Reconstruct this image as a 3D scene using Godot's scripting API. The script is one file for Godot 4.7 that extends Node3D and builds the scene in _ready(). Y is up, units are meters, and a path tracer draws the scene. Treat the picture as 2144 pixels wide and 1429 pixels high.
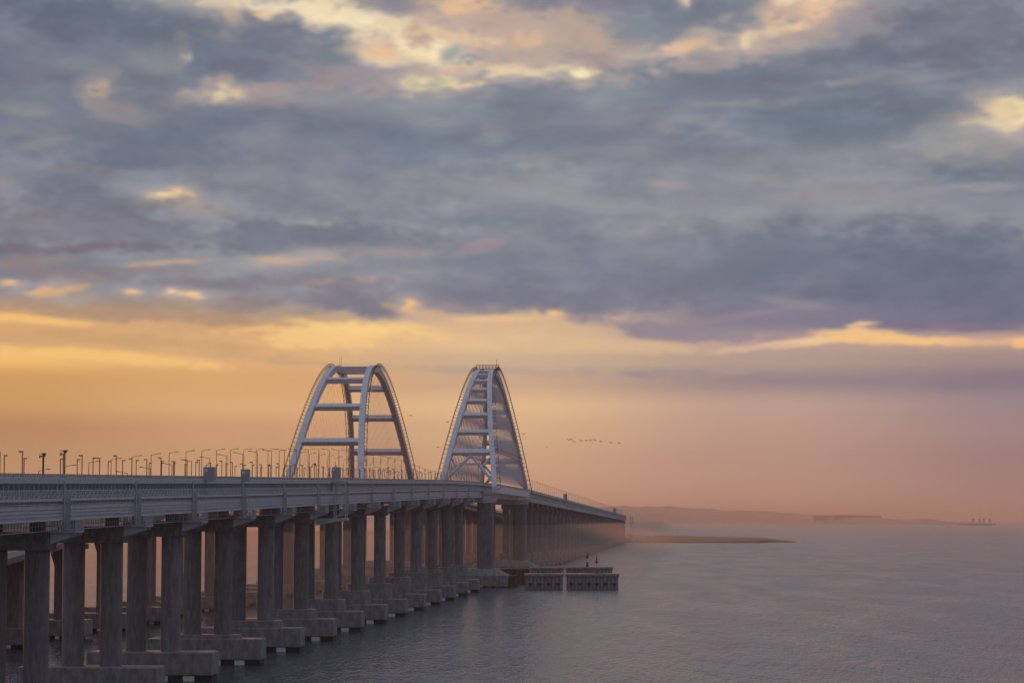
extends Node3D
# A railway viaduct and a road viaduct with steel arches over a strait at dusk.
# World: y up, metres; the sea is y = 0; the camera stands on a hill at the origin and looks along -z.

const EYE := 28.0            # height of the eye above the sea
const SLOPE := 0.0765        # sideways drift of both viaducts per metre of depth
const SPAN := 46.6           # pier to pier

const CLOUDS := [
	[-9.65,11.78,2.98,0.573,-4,100,107,127,0.8], [-7.93,12.38,0.92,0.206,-0,150,150,152,0.7], [-7.13,12.07,0.69,0.344,-10,128,132,146,0.6], [-4.26,11.49,3.32,0.917,-12,186,170,164,0.45],
	[-4.95,11.96,2.41,0.344,-9,250,234,196,1], [-3.35,11.67,1.95,0.573,-14,252,235,192,1], [-2.20,11.27,1.38,0.527,-12,252,230,184,1], [-5.52,11.35,1.60,0.527,-14,112,117,136,0.97],
	[-4.26,11.18,0.86,0.435,-14,112,124,140,0.95], [-6.78,10.77,1.15,0.275,3,108,112,132,0.8], [-6.78,11.95,0.23,0.252,-0,215,182,158,0.6], [-5.87,11.99,0.30,0.103,-10,236,202,162,0.8],
	[-6.78,10.12,1.72,0.390,-0,168,154,154,0.7], [-6.96,10.18,0.53,0.160,-0,250,225,175,0.9], [-7.70,10.18,0.46,0.115,-0,200,180,160,0.6], [-5.87,10.26,1.38,0.252,3,172,152,150,0.7],
	[-4.95,10.00,1.26,0.206,-5,160,150,154,0.5], [-9.86,10.18,0.34,0.206,-0,218,182,156,0.8], [-9.53,9.72,0.92,0.390,-20,160,146,146,0.6], [-7.87,11.00,0.18,0.183,-0,205,195,175,0.7],
	[-8.62,10.98,1.03,0.367,-0,146,148,151,0.6], [-11.60,9.60,0.80,0.183,-0,150,150,150,0.5], [-10.57,10.75,1.03,0.229,-0,140,140,148,0.5], [-8.73,10.23,0.69,0.321,-0,116,119,134,0.7],
	[-11.60,10.29,1.38,0.298,-0,114,116,134,0.6], [-8.85,8.69,3.44,0.390,-0,106,114,134,0.8], [-6.10,9.03,2.86,0.504,-0,110,119,138,0.7], [-11.25,8.80,0.69,0.115,12,142,143,150,0.5],
	[-10.57,8.29,0.92,0.103,-0,138,122,132,0.5], [-8.27,7.61,1.03,0.275,-0,168,152,148,0.7], [-8.45,7.66,0.44,0.138,-0,250,220,160,0.95], [-7.93,7.71,0.30,0.126,-0,232,198,152,0.8],
	[-7.70,7.45,0.92,0.206,-6,162,146,142,0.6], [-12.17,7.88,0.34,0.183,-0,166,146,140,0.6], [-10.57,7.43,2.52,0.298,-0,110,112,130,0.6], [-2.66,12.31,1.03,0.298,-0,140,130,142,0.7],
	[-3.12,11.00,0.69,0.229,-20,248,225,180,0.8], [-0.71,11.96,1.60,0.527,-0,200,168,152,0.85], [-1.05,12.33,0.80,0.275,-0,240,194,152,0.85], [-0.60,11.51,1.60,0.229,-4,244,208,164,0.9],
	[1.12,11.49,2.75,0.665,-3,192,164,153,0.9], [0.44,11.44,0.41,0.172,-0,228,186,152,0.8], [2.50,11.38,0.80,0.298,-5,196,162,148,0.7], [2.15,10.96,0.92,0.195,-4,150,133,146,0.7],
	[1.35,11.95,0.46,0.138,-30,195,165,150,0.5], [2.15,12.38,2.41,0.344,-3,124,118,140,0.85], [3.47,11.80,1.09,0.550,-0,124,132,148,0.85], [-3.35,11.18,0.46,0.149,-14,242,196,152,0.8],
	[-3.12,10.68,0.92,0.344,-6,150,138,150,0.85], [-4.03,10.63,1.03,0.275,-0,152,136,146,0.6], [-1.57,11.12,0.41,0.218,20,138,147,155,0.8], [-1.51,10.75,0.37,0.103,14,226,178,148,0.7],
	[-1.91,10.43,1.26,0.275,-8,190,174,164,0.7], [-1.91,10.45,0.83,0.126,-10,242,222,172,0.9], [-0.88,10.43,0.41,0.092,-4,238,210,165,0.8], [0.55,10.63,1.95,0.298,-3,180,166,162,0.7],
	[0.03,10.78,0.89,0.126,-2,245,216,172,0.9], [1.29,10.69,1.03,0.115,-5,238,216,172,0.8], [1.64,10.68,0.25,0.149,-0,250,236,192,0.9], [3.76,11.07,1.03,0.206,12,206,180,166,0.85],
	[-0.83,9.81,2.86,0.527,-0,142,147,159,0.8], [0.89,9.83,1.83,0.481,-0,134,138,151,0.7], [-0.50,10.22,0.28,0.206,-0,190,178,166,0.5], [2.61,10.18,1.49,0.321,-0,146,152,161,0.7],
	[-0.50,9.26,0.23,0.092,-0,200,192,178,0.9], [-0.48,9.17,0.69,0.195,-0,156,158,164,0.6], [-2.20,8.69,3.09,0.573,-0,118,127,146,0.7], [2.38,8.80,1.38,0.160,-0,150,148,157,0.6],
	[1.35,7.68,1.83,0.229,-7,154,157,160,0.55], [2.50,7.47,1.38,0.206,-3,152,158,161,0.55], [2.96,8.14,1.15,0.206,-0,125,131,147,0.6], [3.76,9.37,0.23,0.138,-0,165,146,152,0.6],
	[3.76,8.02,0.57,0.149,-6,166,147,152,0.7], [4.18,12.35,0.14,0.149,-0,250,215,175,0.95], [5.36,12.06,1.26,0.390,5,121,127,144,0.9], [5.59,11.32,2.52,0.573,14,186,166,160,0.75],
	[4.68,11.25,0.99,0.183,12,228,188,157,0.9], [6.34,11.78,0.92,0.218,19,253,217,168,1], [5.73,11.46,0.25,0.206,-0,242,216,176,0.8], [7.48,12.08,1.10,0.435,14,236,192,156,0.92],
	[7.02,12.35,0.57,0.183,20,250,222,184,0.8], [8.34,11.87,1.49,0.390,-0,152,139,147,0.6], [5.13,10.96,1.15,0.321,-0,170,158,161,0.7], [7.33,11.53,0.64,0.206,-0,180,158,152,0.6],
	[10.75,11.32,2.29,0.917,-0,110,112,132,0.8], [8.23,10.86,1.38,0.229,-0,112,118,138,0.8], [8.92,10.41,2.18,0.160,3,152,151,159,0.7], [7.94,10.34,0.53,0.126,-0,168,154,157,0.7],
	[5.94,9.99,2.18,0.172,2,154,153,160,0.55], [7.20,9.35,2.98,0.458,-0,117,127,145,0.8], [5.59,10.13,1.72,0.149,3,121,125,142,0.7], [10.06,9.83,1.38,0.344,4,112,117,136,0.7],
	[11.55,9.20,1.95,0.573,8,178,168,166,0.7], [11.92,9.44,0.76,0.344,10,255,229,172,1], [11.28,9.31,0.69,0.172,12,226,206,170,0.8], [10.63,9.05,1.38,0.252,8,160,158,163,0.7],
	[11.78,8.89,1.15,0.149,-0,172,162,162,0.7], [10.75,8.16,0.87,0.252,-0,110,120,138,0.8], [7.48,7.75,2.06,0.195,-0,151,144,153,0.7], [6.05,8.16,0.87,0.115,-0,161,149,153,0.6],
	[11.21,7.82,1.38,0.115,-0,156,153,159,0.7], [8.11,7.36,3.78,0.160,-0,143,149,158,0.6], [7.77,6.22,5.39,0.825,-0,108,116,138,0.85], [2.61,6.28,3.90,0.756,-0,122,128,146,0.7],
	[10.06,5.54,3.09,0.711,-4,104,113,135,0.8], [-9.99,6.80,4.13,0.458,-0,116,115,132,0.7], [-10.91,6.37,3.09,0.138,2,119,106,123,0.8], [-5.18,6.68,3.55,0.390,-0,115,120,138,0.8],
	[-11.60,6.05,1.15,0.183,3,156,131,129,0.8], [-8.39,6.09,1.49,0.092,4,198,163,142,0.85], [-5.07,6.21,1.26,0.092,5,206,167,147,0.85], [-9.31,5.89,2.75,0.149,1,146,129,136,0.7],
	[-6.56,5.67,3.32,0.172,-0,131,124,137,0.8], [-10.57,5.73,1.95,0.126,-2,140,126,131,0.7], [-10.80,5.39,0.73,0.172,2,226,177,132,0.85], [-12.06,5.57,0.57,0.080,-2,232,186,132,0.8],
	[-9.17,5.40,0.34,0.080,-0,242,192,142,0.85], [-7.70,5.34,0.46,0.103,-5,247,206,152,0.9], [-8.16,5.44,0.21,0.069,-0,250,210,150,0.9], [-8.50,5.11,1.72,0.206,-2,172,146,127,0.8],
	[-9.99,4.90,3.21,0.195,-3,180,147,122,0.8], [-6.33,5.13,1.09,0.172,3,150,135,136,0.8], [-11.60,4.72,1.72,0.115,-3,252,199,122,0.9], [-4.03,4.42,2.52,0.344,-0,254,207,138,0.9],
	[-3.46,4.58,1.49,0.229,-0,255,213,140,0.9], [-5.87,4.58,0.87,0.103,6,246,197,127,0.8], [-4.26,5.20,1.49,0.275,-0,126,124,140,0.9], [-3.55,5.09,0.83,0.286,-0,121,121,138,0.95],
	[-7.93,4.81,2.29,0.160,-4,182,148,124,0.85], [-8.50,4.19,2.86,0.160,-4,208,165,115,0.7], [-6.56,3.90,2.52,0.103,-3,212,172,126,0.8], [-9.76,3.85,3.21,0.149,-4,252,200,124,0.9],
	[-0.71,6.59,0.69,0.172,14,157,141,151,0.8], [-2.89,6.38,1.03,0.092,3,162,143,149,0.7], [-3.46,5.71,1.49,0.103,2,177,153,149,0.8], [-3.58,5.54,1.83,0.138,-0,140,132,143,0.5],
	[-1.51,5.59,2.29,0.321,-0,124,126,144,0.8], [-1.97,4.96,1.03,0.160,-10,214,174,142,0.8], [-2.41,5.13,0.28,0.149,-25,247,197,136,0.9], [-1.05,5.08,1.26,0.160,-4,150,139,148,0.85],
	[-0.83,4.81,0.92,0.092,-0,236,196,152,0.85], [0.03,4.80,0.69,0.080,-0,240,196,142,0.85], [0.95,4.89,0.48,0.138,-0,246,197,147,0.9], [2.04,4.81,1.26,0.092,-2,208,174,156,0.8],
	[0.32,4.56,2.98,0.160,-0,222,186,148,0.5], [1.47,5.25,2.86,0.321,-3,121,124,144,0.9], [3.99,4.56,2.18,0.195,-6,141,133,149,0.85], [6.05,4.96,1.95,0.229,-2,128,126,146,0.85],
	[6.62,5.20,0.92,0.138,-10,147,141,151,0.7], [5.59,4.88,1.72,0.092,9,156,144,152,0.45], [4.68,4.38,1.95,0.138,-3,147,137,149,0.8], [2.04,4.16,2.98,0.160,-2,222,188,150,0.7],
	[7.08,4.21,1.60,0.103,5,245,206,157,0.95], [8.34,4.56,0.39,0.172,-0,250,206,152,0.9], [8.11,4.39,1.03,0.149,-0,246,200,148,0.9], [9.72,4.24,2.18,0.115,-1,253,201,137,0.95],
	[11.21,4.18,1.26,0.092,-0,227,180,147,0.8], [12.20,4.16,0.30,0.149,-0,250,196,136,0.95], [5.94,4.10,1.03,0.069,3,216,182,157,0.85], [10.63,4.52,2.18,0.092,-1,125,113,136,0.85],
	[-11.60,7.08,3.44,0.229,1,126,122,138,0.5], [-4.26,7.54,3.44,0.344,-4,122,128,144,0.6], [-0.83,7.08,2.98,0.252,-3,118,126,143,0.6], [-0.83,3.58,3.78,0.126,-2,186,163,146,0.7],
	[5.13,3.51,2.98,0.115,-1,174,155,149,0.7], [8.34,3.32,4.81,0.160,-2,146,131,139,0.6], [11.55,3.24,1.83,0.183,-0,132,119,134,0.6], [-4.26,3.74,2.52,0.069,-1,196,166,132,0.6],
]

const AIR_AZ := [-12.29, -6.55, 0.0, 6.05, 12.29]
const AIR_EL := [5.6, 4.68, 4.22, 3.82, 3.3, 2.73, 2.15, 1.47, 0.66, 0.0]
const AIR := [
	[[165,138,128],[150,135,135],[135,132,146],[115,122,142],[105,110,135]],
	[[224,174,116],[214,168,122],[224,188,148],[130,125,145],[110,112,138]],
	[[214,168,118],[222,175,124],[232,196,150],[190,160,150],[200,165,145]],
	[[250,196,116],[230,178,124],[208,178,148],[180,158,145],[165,142,138]],
	[[214,160,98],[224,170,114],[208,172,142],[158,138,140],[135,122,135]],
	[[207,157,98],[225,176,122],[233,192,146],[194,162,147],[155,135,141]],
	[[189,138,96],[210,160,119],[222,181,139],[193,157,141],[162,135,135]],
	[[193,147,105],[205,160,116],[215,172,135],[189,151,135],[159,129,128]],
	[[210,165,120],[215,170,130],[215,167,132],[194,153,132],[162,131,125]],
	[[225,183,133],[225,181,135],[215,167,128],[199,156,130],[168,138,125]]]

var sky_noise := FastNoiseLite.new()

# colour of the air and of the plain cloud deck in one direction, sRGB 0..255; azimuth and elevation in degrees
func air(az: float, el: float) -> Vector3:
	var lo := 0
	while lo < 3 and az > AIR_AZ[lo + 1]: lo += 1
	var fx: float = clampf((az - AIR_AZ[lo]) / (AIR_AZ[lo + 1] - AIR_AZ[lo]), 0.0, 1.0)
	fx = fx * fx * (3.0 - 2.0 * fx)
	var r := 0
	while r < 8 and el < AIR_EL[r + 1]: r += 1
	var fy: float = clampf((el - AIR_EL[r]) / (AIR_EL[r + 1] - AIR_EL[r]), 0.0, 1.0)
	fy = fy * fy * (3.0 - 2.0 * fy)
	var a: Array = AIR[r]
	var b: Array = AIR[r + 1]
	var c := Vector3.ZERO
	for k in 3:
		c[k] = lerpf(lerpf(a[lo][k], a[lo + 1][k], fx), lerpf(b[lo][k], b[lo + 1][k], fx), fy)
	# the sky behind the viewer is cooler and evenly grey
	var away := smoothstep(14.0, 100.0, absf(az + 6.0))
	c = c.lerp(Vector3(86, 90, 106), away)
	# the deck of stratocumulus above the clear band
	var e := deg_to_rad(maxf(el, 0.5))
	var p := Vector2(sin(deg_to_rad(az)), cos(deg_to_rad(az))) * (1.0 / (tan(e) + 0.12))
	var n: float = sky_noise.get_noise_3d(p.x * 1.0, p.y * 1.6, 4.0) * 0.7 + sky_noise.get_noise_3d(p.x * 4.0, p.y * 6.0, 9.0) * 0.35
	var deck := Vector3(113, 119, 138).lerp(Vector3(146, 147, 157), smoothstep(-0.35, 0.45, n))
	deck = deck.lerp(Vector3(200, 184, 172), smoothstep(0.38, 0.75, n))
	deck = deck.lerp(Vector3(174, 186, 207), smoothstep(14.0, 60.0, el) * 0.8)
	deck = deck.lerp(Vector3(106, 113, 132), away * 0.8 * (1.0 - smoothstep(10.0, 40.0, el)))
	return c.lerp(deck, smoothstep(4.6, 5.9, el + n * 0.8))

# one bank of cloud (or one break in the deck): a frayed, soft-edged ellipse
func lay(s: Array, px: PackedVector3Array, wx: PackedFloat32Array, wy: PackedFloat32Array, edge: PackedFloat32Array, w: int, h: int, grow: float, col: Vector3, share: float):
	var step_az := 360.0 / 4096.0
	var step_el := 180.0 / 4096.0
	var az0 := -0.5 * w * step_az
	var el0 := h * step_el
	var rx: float = s[2] * (1.0 + (grow - 1.0) * 0.5)
	var ry: float = s[3] * grow
	var reach := maxf(rx, ry) * 1.35 + 0.5
	var reach_y := ry * 1.35 + rx * absf(sin(deg_to_rad(s[4]))) + 0.4
	var i0 := clampi(int((s[0] - reach - az0) / step_az), 0, w)
	var i1 := clampi(int((s[0] + reach - az0) / step_az) + 1, 0, w)
	var j0 := clampi(int((el0 - s[1] - reach_y) / step_el), 0, h)
	var j1 := clampi(int((el0 - s[1] + reach_y) / step_el) + 1, 0, h)
	var ca := cos(deg_to_rad(s[4]))
	var sa := sin(deg_to_rad(s[4]))
	var lim := clampf(minf(rx, ry * 2.0) / 0.6, 0.25, 1.0)
	for j in range(j0, j1):
		var el := el0 - (j + 0.5) * step_el
		for i in range(i0, i1):
			var k := j * w + i
			var dx: float = az0 + (i + 0.5) * step_az - s[0] + wx[k] * lim
			var dy: float = el - s[1] + wy[k] * lim
			var u := (dx * ca + dy * sa) / rx
			var v := (dy * ca - dx * sa) / ry
			var r := sqrt(u * u + v * v) + edge[k] * 0.7
			if r < 1.35:
				px[k] = px[k].lerp(col, (1.0 - smoothstep(0.4, 1.3, r)) * s[8] * share)

func make_sky() -> ImageTexture:
	sky_noise.seed = 11
	sky_noise.noise_type = FastNoiseLite.TYPE_SIMPLEX_SMOOTH
	sky_noise.frequency = 0.55
	sky_noise.fractal_octaves = 4
	var small := Image.create(720, 720, false, Image.FORMAT_RGB8)
	for j in 720:
		var el := 90.0 - (j + 0.5) * 0.25
		if el < -1.0:
			small.fill_rect(Rect2i(0, j, 720, 720 - j), Color8(150, 138, 134))
			break
		for i in 720:
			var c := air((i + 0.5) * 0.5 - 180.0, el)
			small.set_pixel(i, j, Color(c.x / 255.0, c.y / 255.0, c.z / 255.0))
	small.resize(4096, 4096, Image.INTERPOLATE_CUBIC)
	# the quarter of the sky over the strait, with its banks of cloud one by one
	var step_az := 360.0 / 4096.0
	var step_el := 180.0 / 4096.0
	var w := 384
	var h := 340
	var az0 := -0.5 * w * step_az
	var el0 := h * step_el
	var px := PackedVector3Array()
	px.resize(w * h)
	var wx := PackedFloat32Array()
	var wy := PackedFloat32Array()
	var edge := PackedFloat32Array()
	wx.resize(w * h); wy.resize(w * h); edge.resize(w * h)
	var fine := FastNoiseLite.new()
	fine.seed = 5
	fine.noise_type = FastNoiseLite.TYPE_SIMPLEX_SMOOTH
	fine.frequency = 1.0
	fine.fractal_lacunarity = 2.2
	fine.fractal_octaves = 5
	fine.fractal_gain = 0.5
	for j in h:
		var el := el0 - (j + 0.5) * step_el
		for i in w:
			var az := az0 + (i + 0.5) * step_az
			var k := j * w + i
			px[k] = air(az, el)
			var far := 0.35 + el / 12.0
			wx[k] = fine.get_noise_3d(az * 0.42, el * 0.95, 1.0) * 0.42 * far
			wy[k] = fine.get_noise_3d(az * 0.42, el * 0.95, 7.0) * 0.26 * far
			edge[k] = fine.get_noise_3d(az * 0.6, el * 1.3, 13.0) + 0.6 * fine.get_noise_3d(az * 2.4, el * 4.6, 23.0)
	# cells of the deck: lighter, warmer crowns and darker bellies
	var cell := PackedFloat32Array()
	cell.resize(w * h)
	for j in h:
		var el := el0 - (j + 0.5) * step_el
		var g := 0.55 + 3.0 / maxf(el, 2.0)
		for i in w:
			var az := az0 + (i + 0.5) * step_az
			cell[j * w + i] = fine.get_noise_3d(az * 0.2 * g, el * 0.9 * g + az * 0.03, 41.0) + 0.25 * fine.get_noise_3d(az * 0.8 * g, el * 2.4 * g, 57.0)
	var rng := RandomNumberGenerator.new()
	rng.seed = 3
	for s in CLOUDS:
		var bright: bool = s[5] + s[6] > 370 and s[1] > 5.0
		if bright:
			lay(s, px, wx, wy, edge, w, h, 2.4, Vector3(206, 180, 166), 0.45)
		if bright and s[3] < 0.22:      # a small break frays into several
			for q in 6:
				var t: Array = s.duplicate()
				t[0] += (rng.randf() - 0.5) * s[2] * 1.5
				t[1] += (rng.randf() - 0.5) * s[3] * 1.3
				t[2] *= rng.randf_range(0.3, 0.6)
				t[3] *= rng.randf_range(0.45, 0.85)
				t[4] += rng.randf_range(-14.0, 14.0)
				lay(t, px, wx, wy, edge, w, h, 1.0, Vector3(s[5], s[6], s[7]), 0.75)
		else:
			lay(s, px, wx, wy, edge, w, h, 1.0, Vector3(s[5], s[6], s[7]), 1.0)
	for k in w * h:
		var el := el0 - (k / w + 0.5) * step_el
		var f := smoothstep(4.4, 6.2, el)
		var n := clampf(cell[k] * 1.5, -1.0, 1.0) * f
		var c := px[k]
		var lum := (c.x + c.y + c.z) / 3.0
		var give := 1.0 - smoothstep(170.0, 225.0, lum)
		if n > 0.0: c = c.lerp(Vector3(176, 168, 166), n * 0.26 * give)
		else: c = c.lerp(Vector3(94, 104, 122), -n * 0.42 * give)
		c += Vector3(-1, 2, 0) * f * give
		px[k] = c
	for j in h:
		var el := el0 - (j + 0.5) * step_el
		for i in w:
			var k := j * w + i
			var az := az0 + (i + 0.5) * step_az
			var keep := (1.0 - smoothstep(13.2, 16.4, absf(az))) * (1.0 - smoothstep(12.9, 14.6, el))
			var c := px[k]
			c *= 1.0 + edge[k] * 0.06 * smoothstep(3.6, 5.5, el)
			var at := Vector2i(2048 - w / 2 + i, 2048 - h + j)
			var was := small.get_pixel(at.x, at.y)
			small.set_pixel(at.x, at.y, was.lerp(Color(c.x / 255.0, c.y / 255.0, c.z / 255.0), keep))
	# the panorama's middle column lies along +z: turn it so that azimuth 0 lies along -z
	var turned := Image.create(4096, 4096, false, Image.FORMAT_RGB8)
	turned.blit_rect(small, Rect2i(2048, 0, 2048, 4096), Vector2i(0, 0))
	turned.blit_rect(small, Rect2i(0, 0, 2048, 4096), Vector2i(2048, 0))
	return ImageTexture.create_from_image(turned)

func _ready():
	# ---- camera ----
	var cam := Camera3D.new()
	cam.name = "camera"
	cam.fov = rad_to_deg(2.0 * atan(714.5 / 5000.0))
	cam.near = 1.0
	cam.far = 90000.0
	cam.position = Vector3(0, EYE, 0)
	cam.rotation.x = atan(373.5 / 5000.0)
	add_child(cam)
	cam.current = true
	# ---- sky, haze, exposure ----
	var env := Environment.new()
	env.background_mode = Environment.BG_SKY
	var sky := Sky.new()
	var sm := PanoramaSkyMaterial.new()
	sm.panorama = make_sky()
	sky.sky_material = sm
	env.sky = sky
	env.background_energy_multiplier = 1.0
	env.tonemap_mode = Environment.TONE_MAPPER_LINEAR
	env.tonemap_exposure = 1.0
	env.sdfgi_enabled = true
	env.ssao_enabled = true
	env.ssil_enabled = true
	env.fog_enabled = true
	env.fog_density = 0.00007
	env.fog_light_color = Color(1.0, 0.94, 0.88)
	env.volumetric_fog_enabled = true
	env.volumetric_fog_density = 0.0
	var we := WorldEnvironment.new()
	we.name = "world_environment"
	we.environment = env
	add_child(we)
	# ---- the low sun, left of the picture and beyond the bridges ----
	var sun := DirectionalLight3D.new()
	sun.name = "sun"
	sun.light_color = Color(1.0, 0.63, 0.36)
	sun.light_energy = 1.1
	sun.light_angular_distance = 2.0
	sun.shadow_enabled = true
	sun.rotation = Vector3(deg_to_rad(-5.0), deg_to_rad(180.0 + 22.0), 0)
	add_child(sun)
	build()

# ---------------------------------------------------------------- mesh helpers
class MB:
	var v := PackedVector3Array()
	var n := PackedVector3Array()
	var t := PackedInt32Array()
	func quad(a: Vector3, b: Vector3, c: Vector3, d: Vector3):
		var m := (b - a).cross(d - a)
		if m.length_squared() < 1e-12: m = (c - b).cross(d - b)
		m = m.normalized()
		var k := v.size()
		v.append_array([a, b, c, d])
		n.append_array([m, m, m, m])
		t.append_array([k, k + 2, k + 1, k, k + 3, k + 2])
	func tri(a: Vector3, b: Vector3, c: Vector3):
		var m := (b - a).cross(c - a).normalized()
		var k := v.size()
		v.append_array([a, b, c])
		n.append_array([m, m, m])
		t.append_array([k, k + 2, k + 1])
	# rings of equal length, counter-clockwise seen from the last ring back to the first; smooth = rounded side normals
	func loft(rings: Array, smooth := false, caps := true):
		var count: int = rings[0].size()
		for r in rings.size() - 1:
			var a: Array = rings[r]
			var b: Array = rings[r + 1]
			var ma := Vector3.ZERO
			var mb := Vector3.ZERO
			if smooth:
				for p in a: ma += p
				for p in b: mb += p
				ma /= count; mb /= count
			for i in count:
				var j := (i + 1) % count
				if not smooth:
					quad(a[i], b[i], b[j], a[j])
				else:
					var k := v.size()
					v.append_array([a[i], b[i], b[j], a[j]])
					n.append_array([(a[i] - ma).normalized(), (b[i] - mb).normalized(), (b[j] - mb).normalized(), (a[j] - ma).normalized()])
					t.append_array([k, k + 2, k + 1, k, k + 3, k + 2])
		if caps:
			for side in 2:
				var ring: Array = rings[0] if side == 0 else rings[-1]
				var mid := Vector3.ZERO
				for p in ring: mid += p
				mid /= count
				for i in count:
					var j := (i + 1) % count
					if side == 0: tri(mid, ring[i], ring[j])
					else: tri(mid, ring[j], ring[i])
	func box(lo: Vector3, hi: Vector3):
		loft([ring(lo.x, hi.x, lo.z, hi.z, lo.y), ring(lo.x, hi.x, lo.z, hi.z, hi.y)])
	static func ring(x0: float, x1: float, z0: float, z1: float, y: float) -> Array:
		return [Vector3(x0, y, z0), Vector3(x1, y, z0), Vector3(x1, y, z1), Vector3(x0, y, z1)]
	static func oct(x0: float, x1: float, z0: float, z1: float, y: float, c: float) -> Array:
		return [Vector3(x0 + c, y, z0), Vector3(x1 - c, y, z0), Vector3(x1, y, z0 + c), Vector3(x1, y, z1 - c),
			Vector3(x1 - c, y, z1), Vector3(x0 + c, y, z1), Vector3(x0, y, z1 - c), Vector3(x0, y, z0 + c)]
	# a block with chamfered edges
	func block(lo: Vector3, hi: Vector3, c := 0.12):
		loft([oct(lo.x + c, hi.x - c, lo.z + c, hi.z - c, lo.y, c * 0.5), oct(lo.x, hi.x, lo.z, hi.z, lo.y + c, c),
			oct(lo.x, hi.x, lo.z, hi.z, hi.y - c, c), oct(lo.x + c, hi.x - c, lo.z + c, hi.z - c, hi.y, c * 0.5)])
	static func circle(m: Vector3, r: float, sides: int, turn := 0.0) -> Array:
		var out := []
		for i in sides:
			var a := TAU * i / sides + turn
			out.append(m + Vector3(cos(a) * r, 0, sin(a) * r))
		return out
	func cyl(m: Vector3, r0: float, r1: float, h: float, sides := 24):
		loft([circle(m, r0, sides), circle(m + Vector3(0, h, 0), r1, sides)], true)
	# a straight bar from a to b, w wide across and h in the plane of `up`
	func bar(a: Vector3, b: Vector3, w: float, h: float, up := Vector3.UP):
		var d := (b - a).normalized()
		if absf(d.dot(up)) > 0.99: up = Vector3.RIGHT
		var s := d.cross(up).normalized() * w * 0.5
		var u := s.cross(d).normalized() * h * 0.5
		loft([[a - s - u, a + s - u, a + s + u, a - s + u], [b - s - u, b + s - u, b + s + u, b - s + u]])
	# a round bar
	func rod(a: Vector3, b: Vector3, r: float, sides := 5):
		var d := (b - a).normalized()
		var up := Vector3.UP if absf(d.y) < 0.9 else Vector3.RIGHT
		var s := d.cross(up).normalized()
		var u := s.cross(d).normalized()
		var p := []
		var q := []
		for i in sides:
			var g := TAU * i / sides
			var o := (s * cos(g) + u * sin(g)) * r
			p.append(a + o); q.append(b + o)
		loft([p, q], true)
	func mesh() -> ArrayMesh:
		var arr := []
		arr.resize(Mesh.ARRAY_MAX)
		arr[Mesh.ARRAY_VERTEX] = v
		arr[Mesh.ARRAY_NORMAL] = n
		arr[Mesh.ARRAY_INDEX] = t
		var m := ArrayMesh.new()
		m.add_surface_from_arrays(Mesh.PRIMITIVE_TRIANGLES, arr)
		return m

var taken := {}

func numbered(called: String) -> String:
	taken[called] = taken.get(called, -1) + 1
	return called if taken[called] == 0 else "%s_%03d" % [called, taken[called]]

func thing(called: String, label: String, category: String, at: Vector3, group := "", turn := 0.0) -> Node3D:
	var o := Node3D.new()
	o.name = numbered(called)
	o.position = at
	o.rotation.y = turn
	add_child(o)
	o.set_meta("label", label)
	o.set_meta("category", category)
	if group: o.set_meta("group", group)
	return o

func part(called: String, m, mat: Material, parent: Node, label := "") -> MeshInstance3D:
	var o := MeshInstance3D.new()
	o.name = called
	o.mesh = m.mesh() if m is MB else m
	if mat: o.material_override = mat
	parent.add_child(o, true)
	if label: o.set_meta("label", label)
	return o

func group_part(called: String, parent: Node, at := Vector3.ZERO) -> Node3D:
	var o := Node3D.new()
	o.name = called
	o.position = at
	parent.add_child(o, true)
	return o

func copy(src: Node3D, label := "") -> Node3D:
	var o: Node3D = src.duplicate()
	o.name = numbered(String(src.name).rstrip("0123456789").rstrip("_"))
	add_child(o)
	if label: o.set_meta("label", label)
	return o

func setting(called: String, m, mat: Material, kind := "structure") -> MeshInstance3D:
	var o := part(called, m, mat, self)
	o.set_meta("kind", kind)
	return o

# ---------------------------------------------------------------- materials
var M := {}

func noise_image(size: int, freq: float, octaves: int, seed_: int, gain := 0.5, stretch := 1.0) -> Image:
	var f := FastNoiseLite.new()
	f.seed = seed_
	f.noise_type = FastNoiseLite.TYPE_SIMPLEX_SMOOTH
	f.frequency = freq
	f.fractal_octaves = octaves
	f.fractal_gain = gain
	return f.get_seamless_image(size, size)

# a colour texture: light and dark tones of one base colour (linear reflectances) mottled by noise
func mottled(base: Color, spread: float, seed_: int, freq := 0.012) -> ImageTexture:
	var a := noise_image(512, freq, 6, seed_, 0.6)
	var b := noise_image(512, freq * 7.0, 3, seed_ + 3, 0.5)
	var img := Image.create(512, 512, false, Image.FORMAT_RGB8)
	for j in 512:
		for i in 512:
			var k := 1.0 + (a.get_pixel(i, j).r - 0.5) * 2.0 * spread + (b.get_pixel(i, j).r - 0.5) * spread * 0.8
			var c := Color(base.r * k, base.g * k, base.b * k).linear_to_srgb()
			img.set_pixel(i, j, c)
	img.generate_mipmaps()
	return ImageTexture.create_from_image(img)

func surface(tex: ImageTexture, scale_: Vector3, rough: float, metal := 0.0) -> StandardMaterial3D:
	var m := StandardMaterial3D.new()
	m.albedo_texture = tex
	m.uv1_triplanar = true
	m.uv1_world_triplanar = true
	m.uv1_scale = scale_
	m.roughness = rough
	m.metallic = metal
	return m

func plain(lin: Color, rough: float, metal := 0.0) -> StandardMaterial3D:
	var m := StandardMaterial3D.new()
	m.albedo_color = lin.linear_to_srgb()
	m.roughness = rough
	m.metallic = metal
	return m

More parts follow.
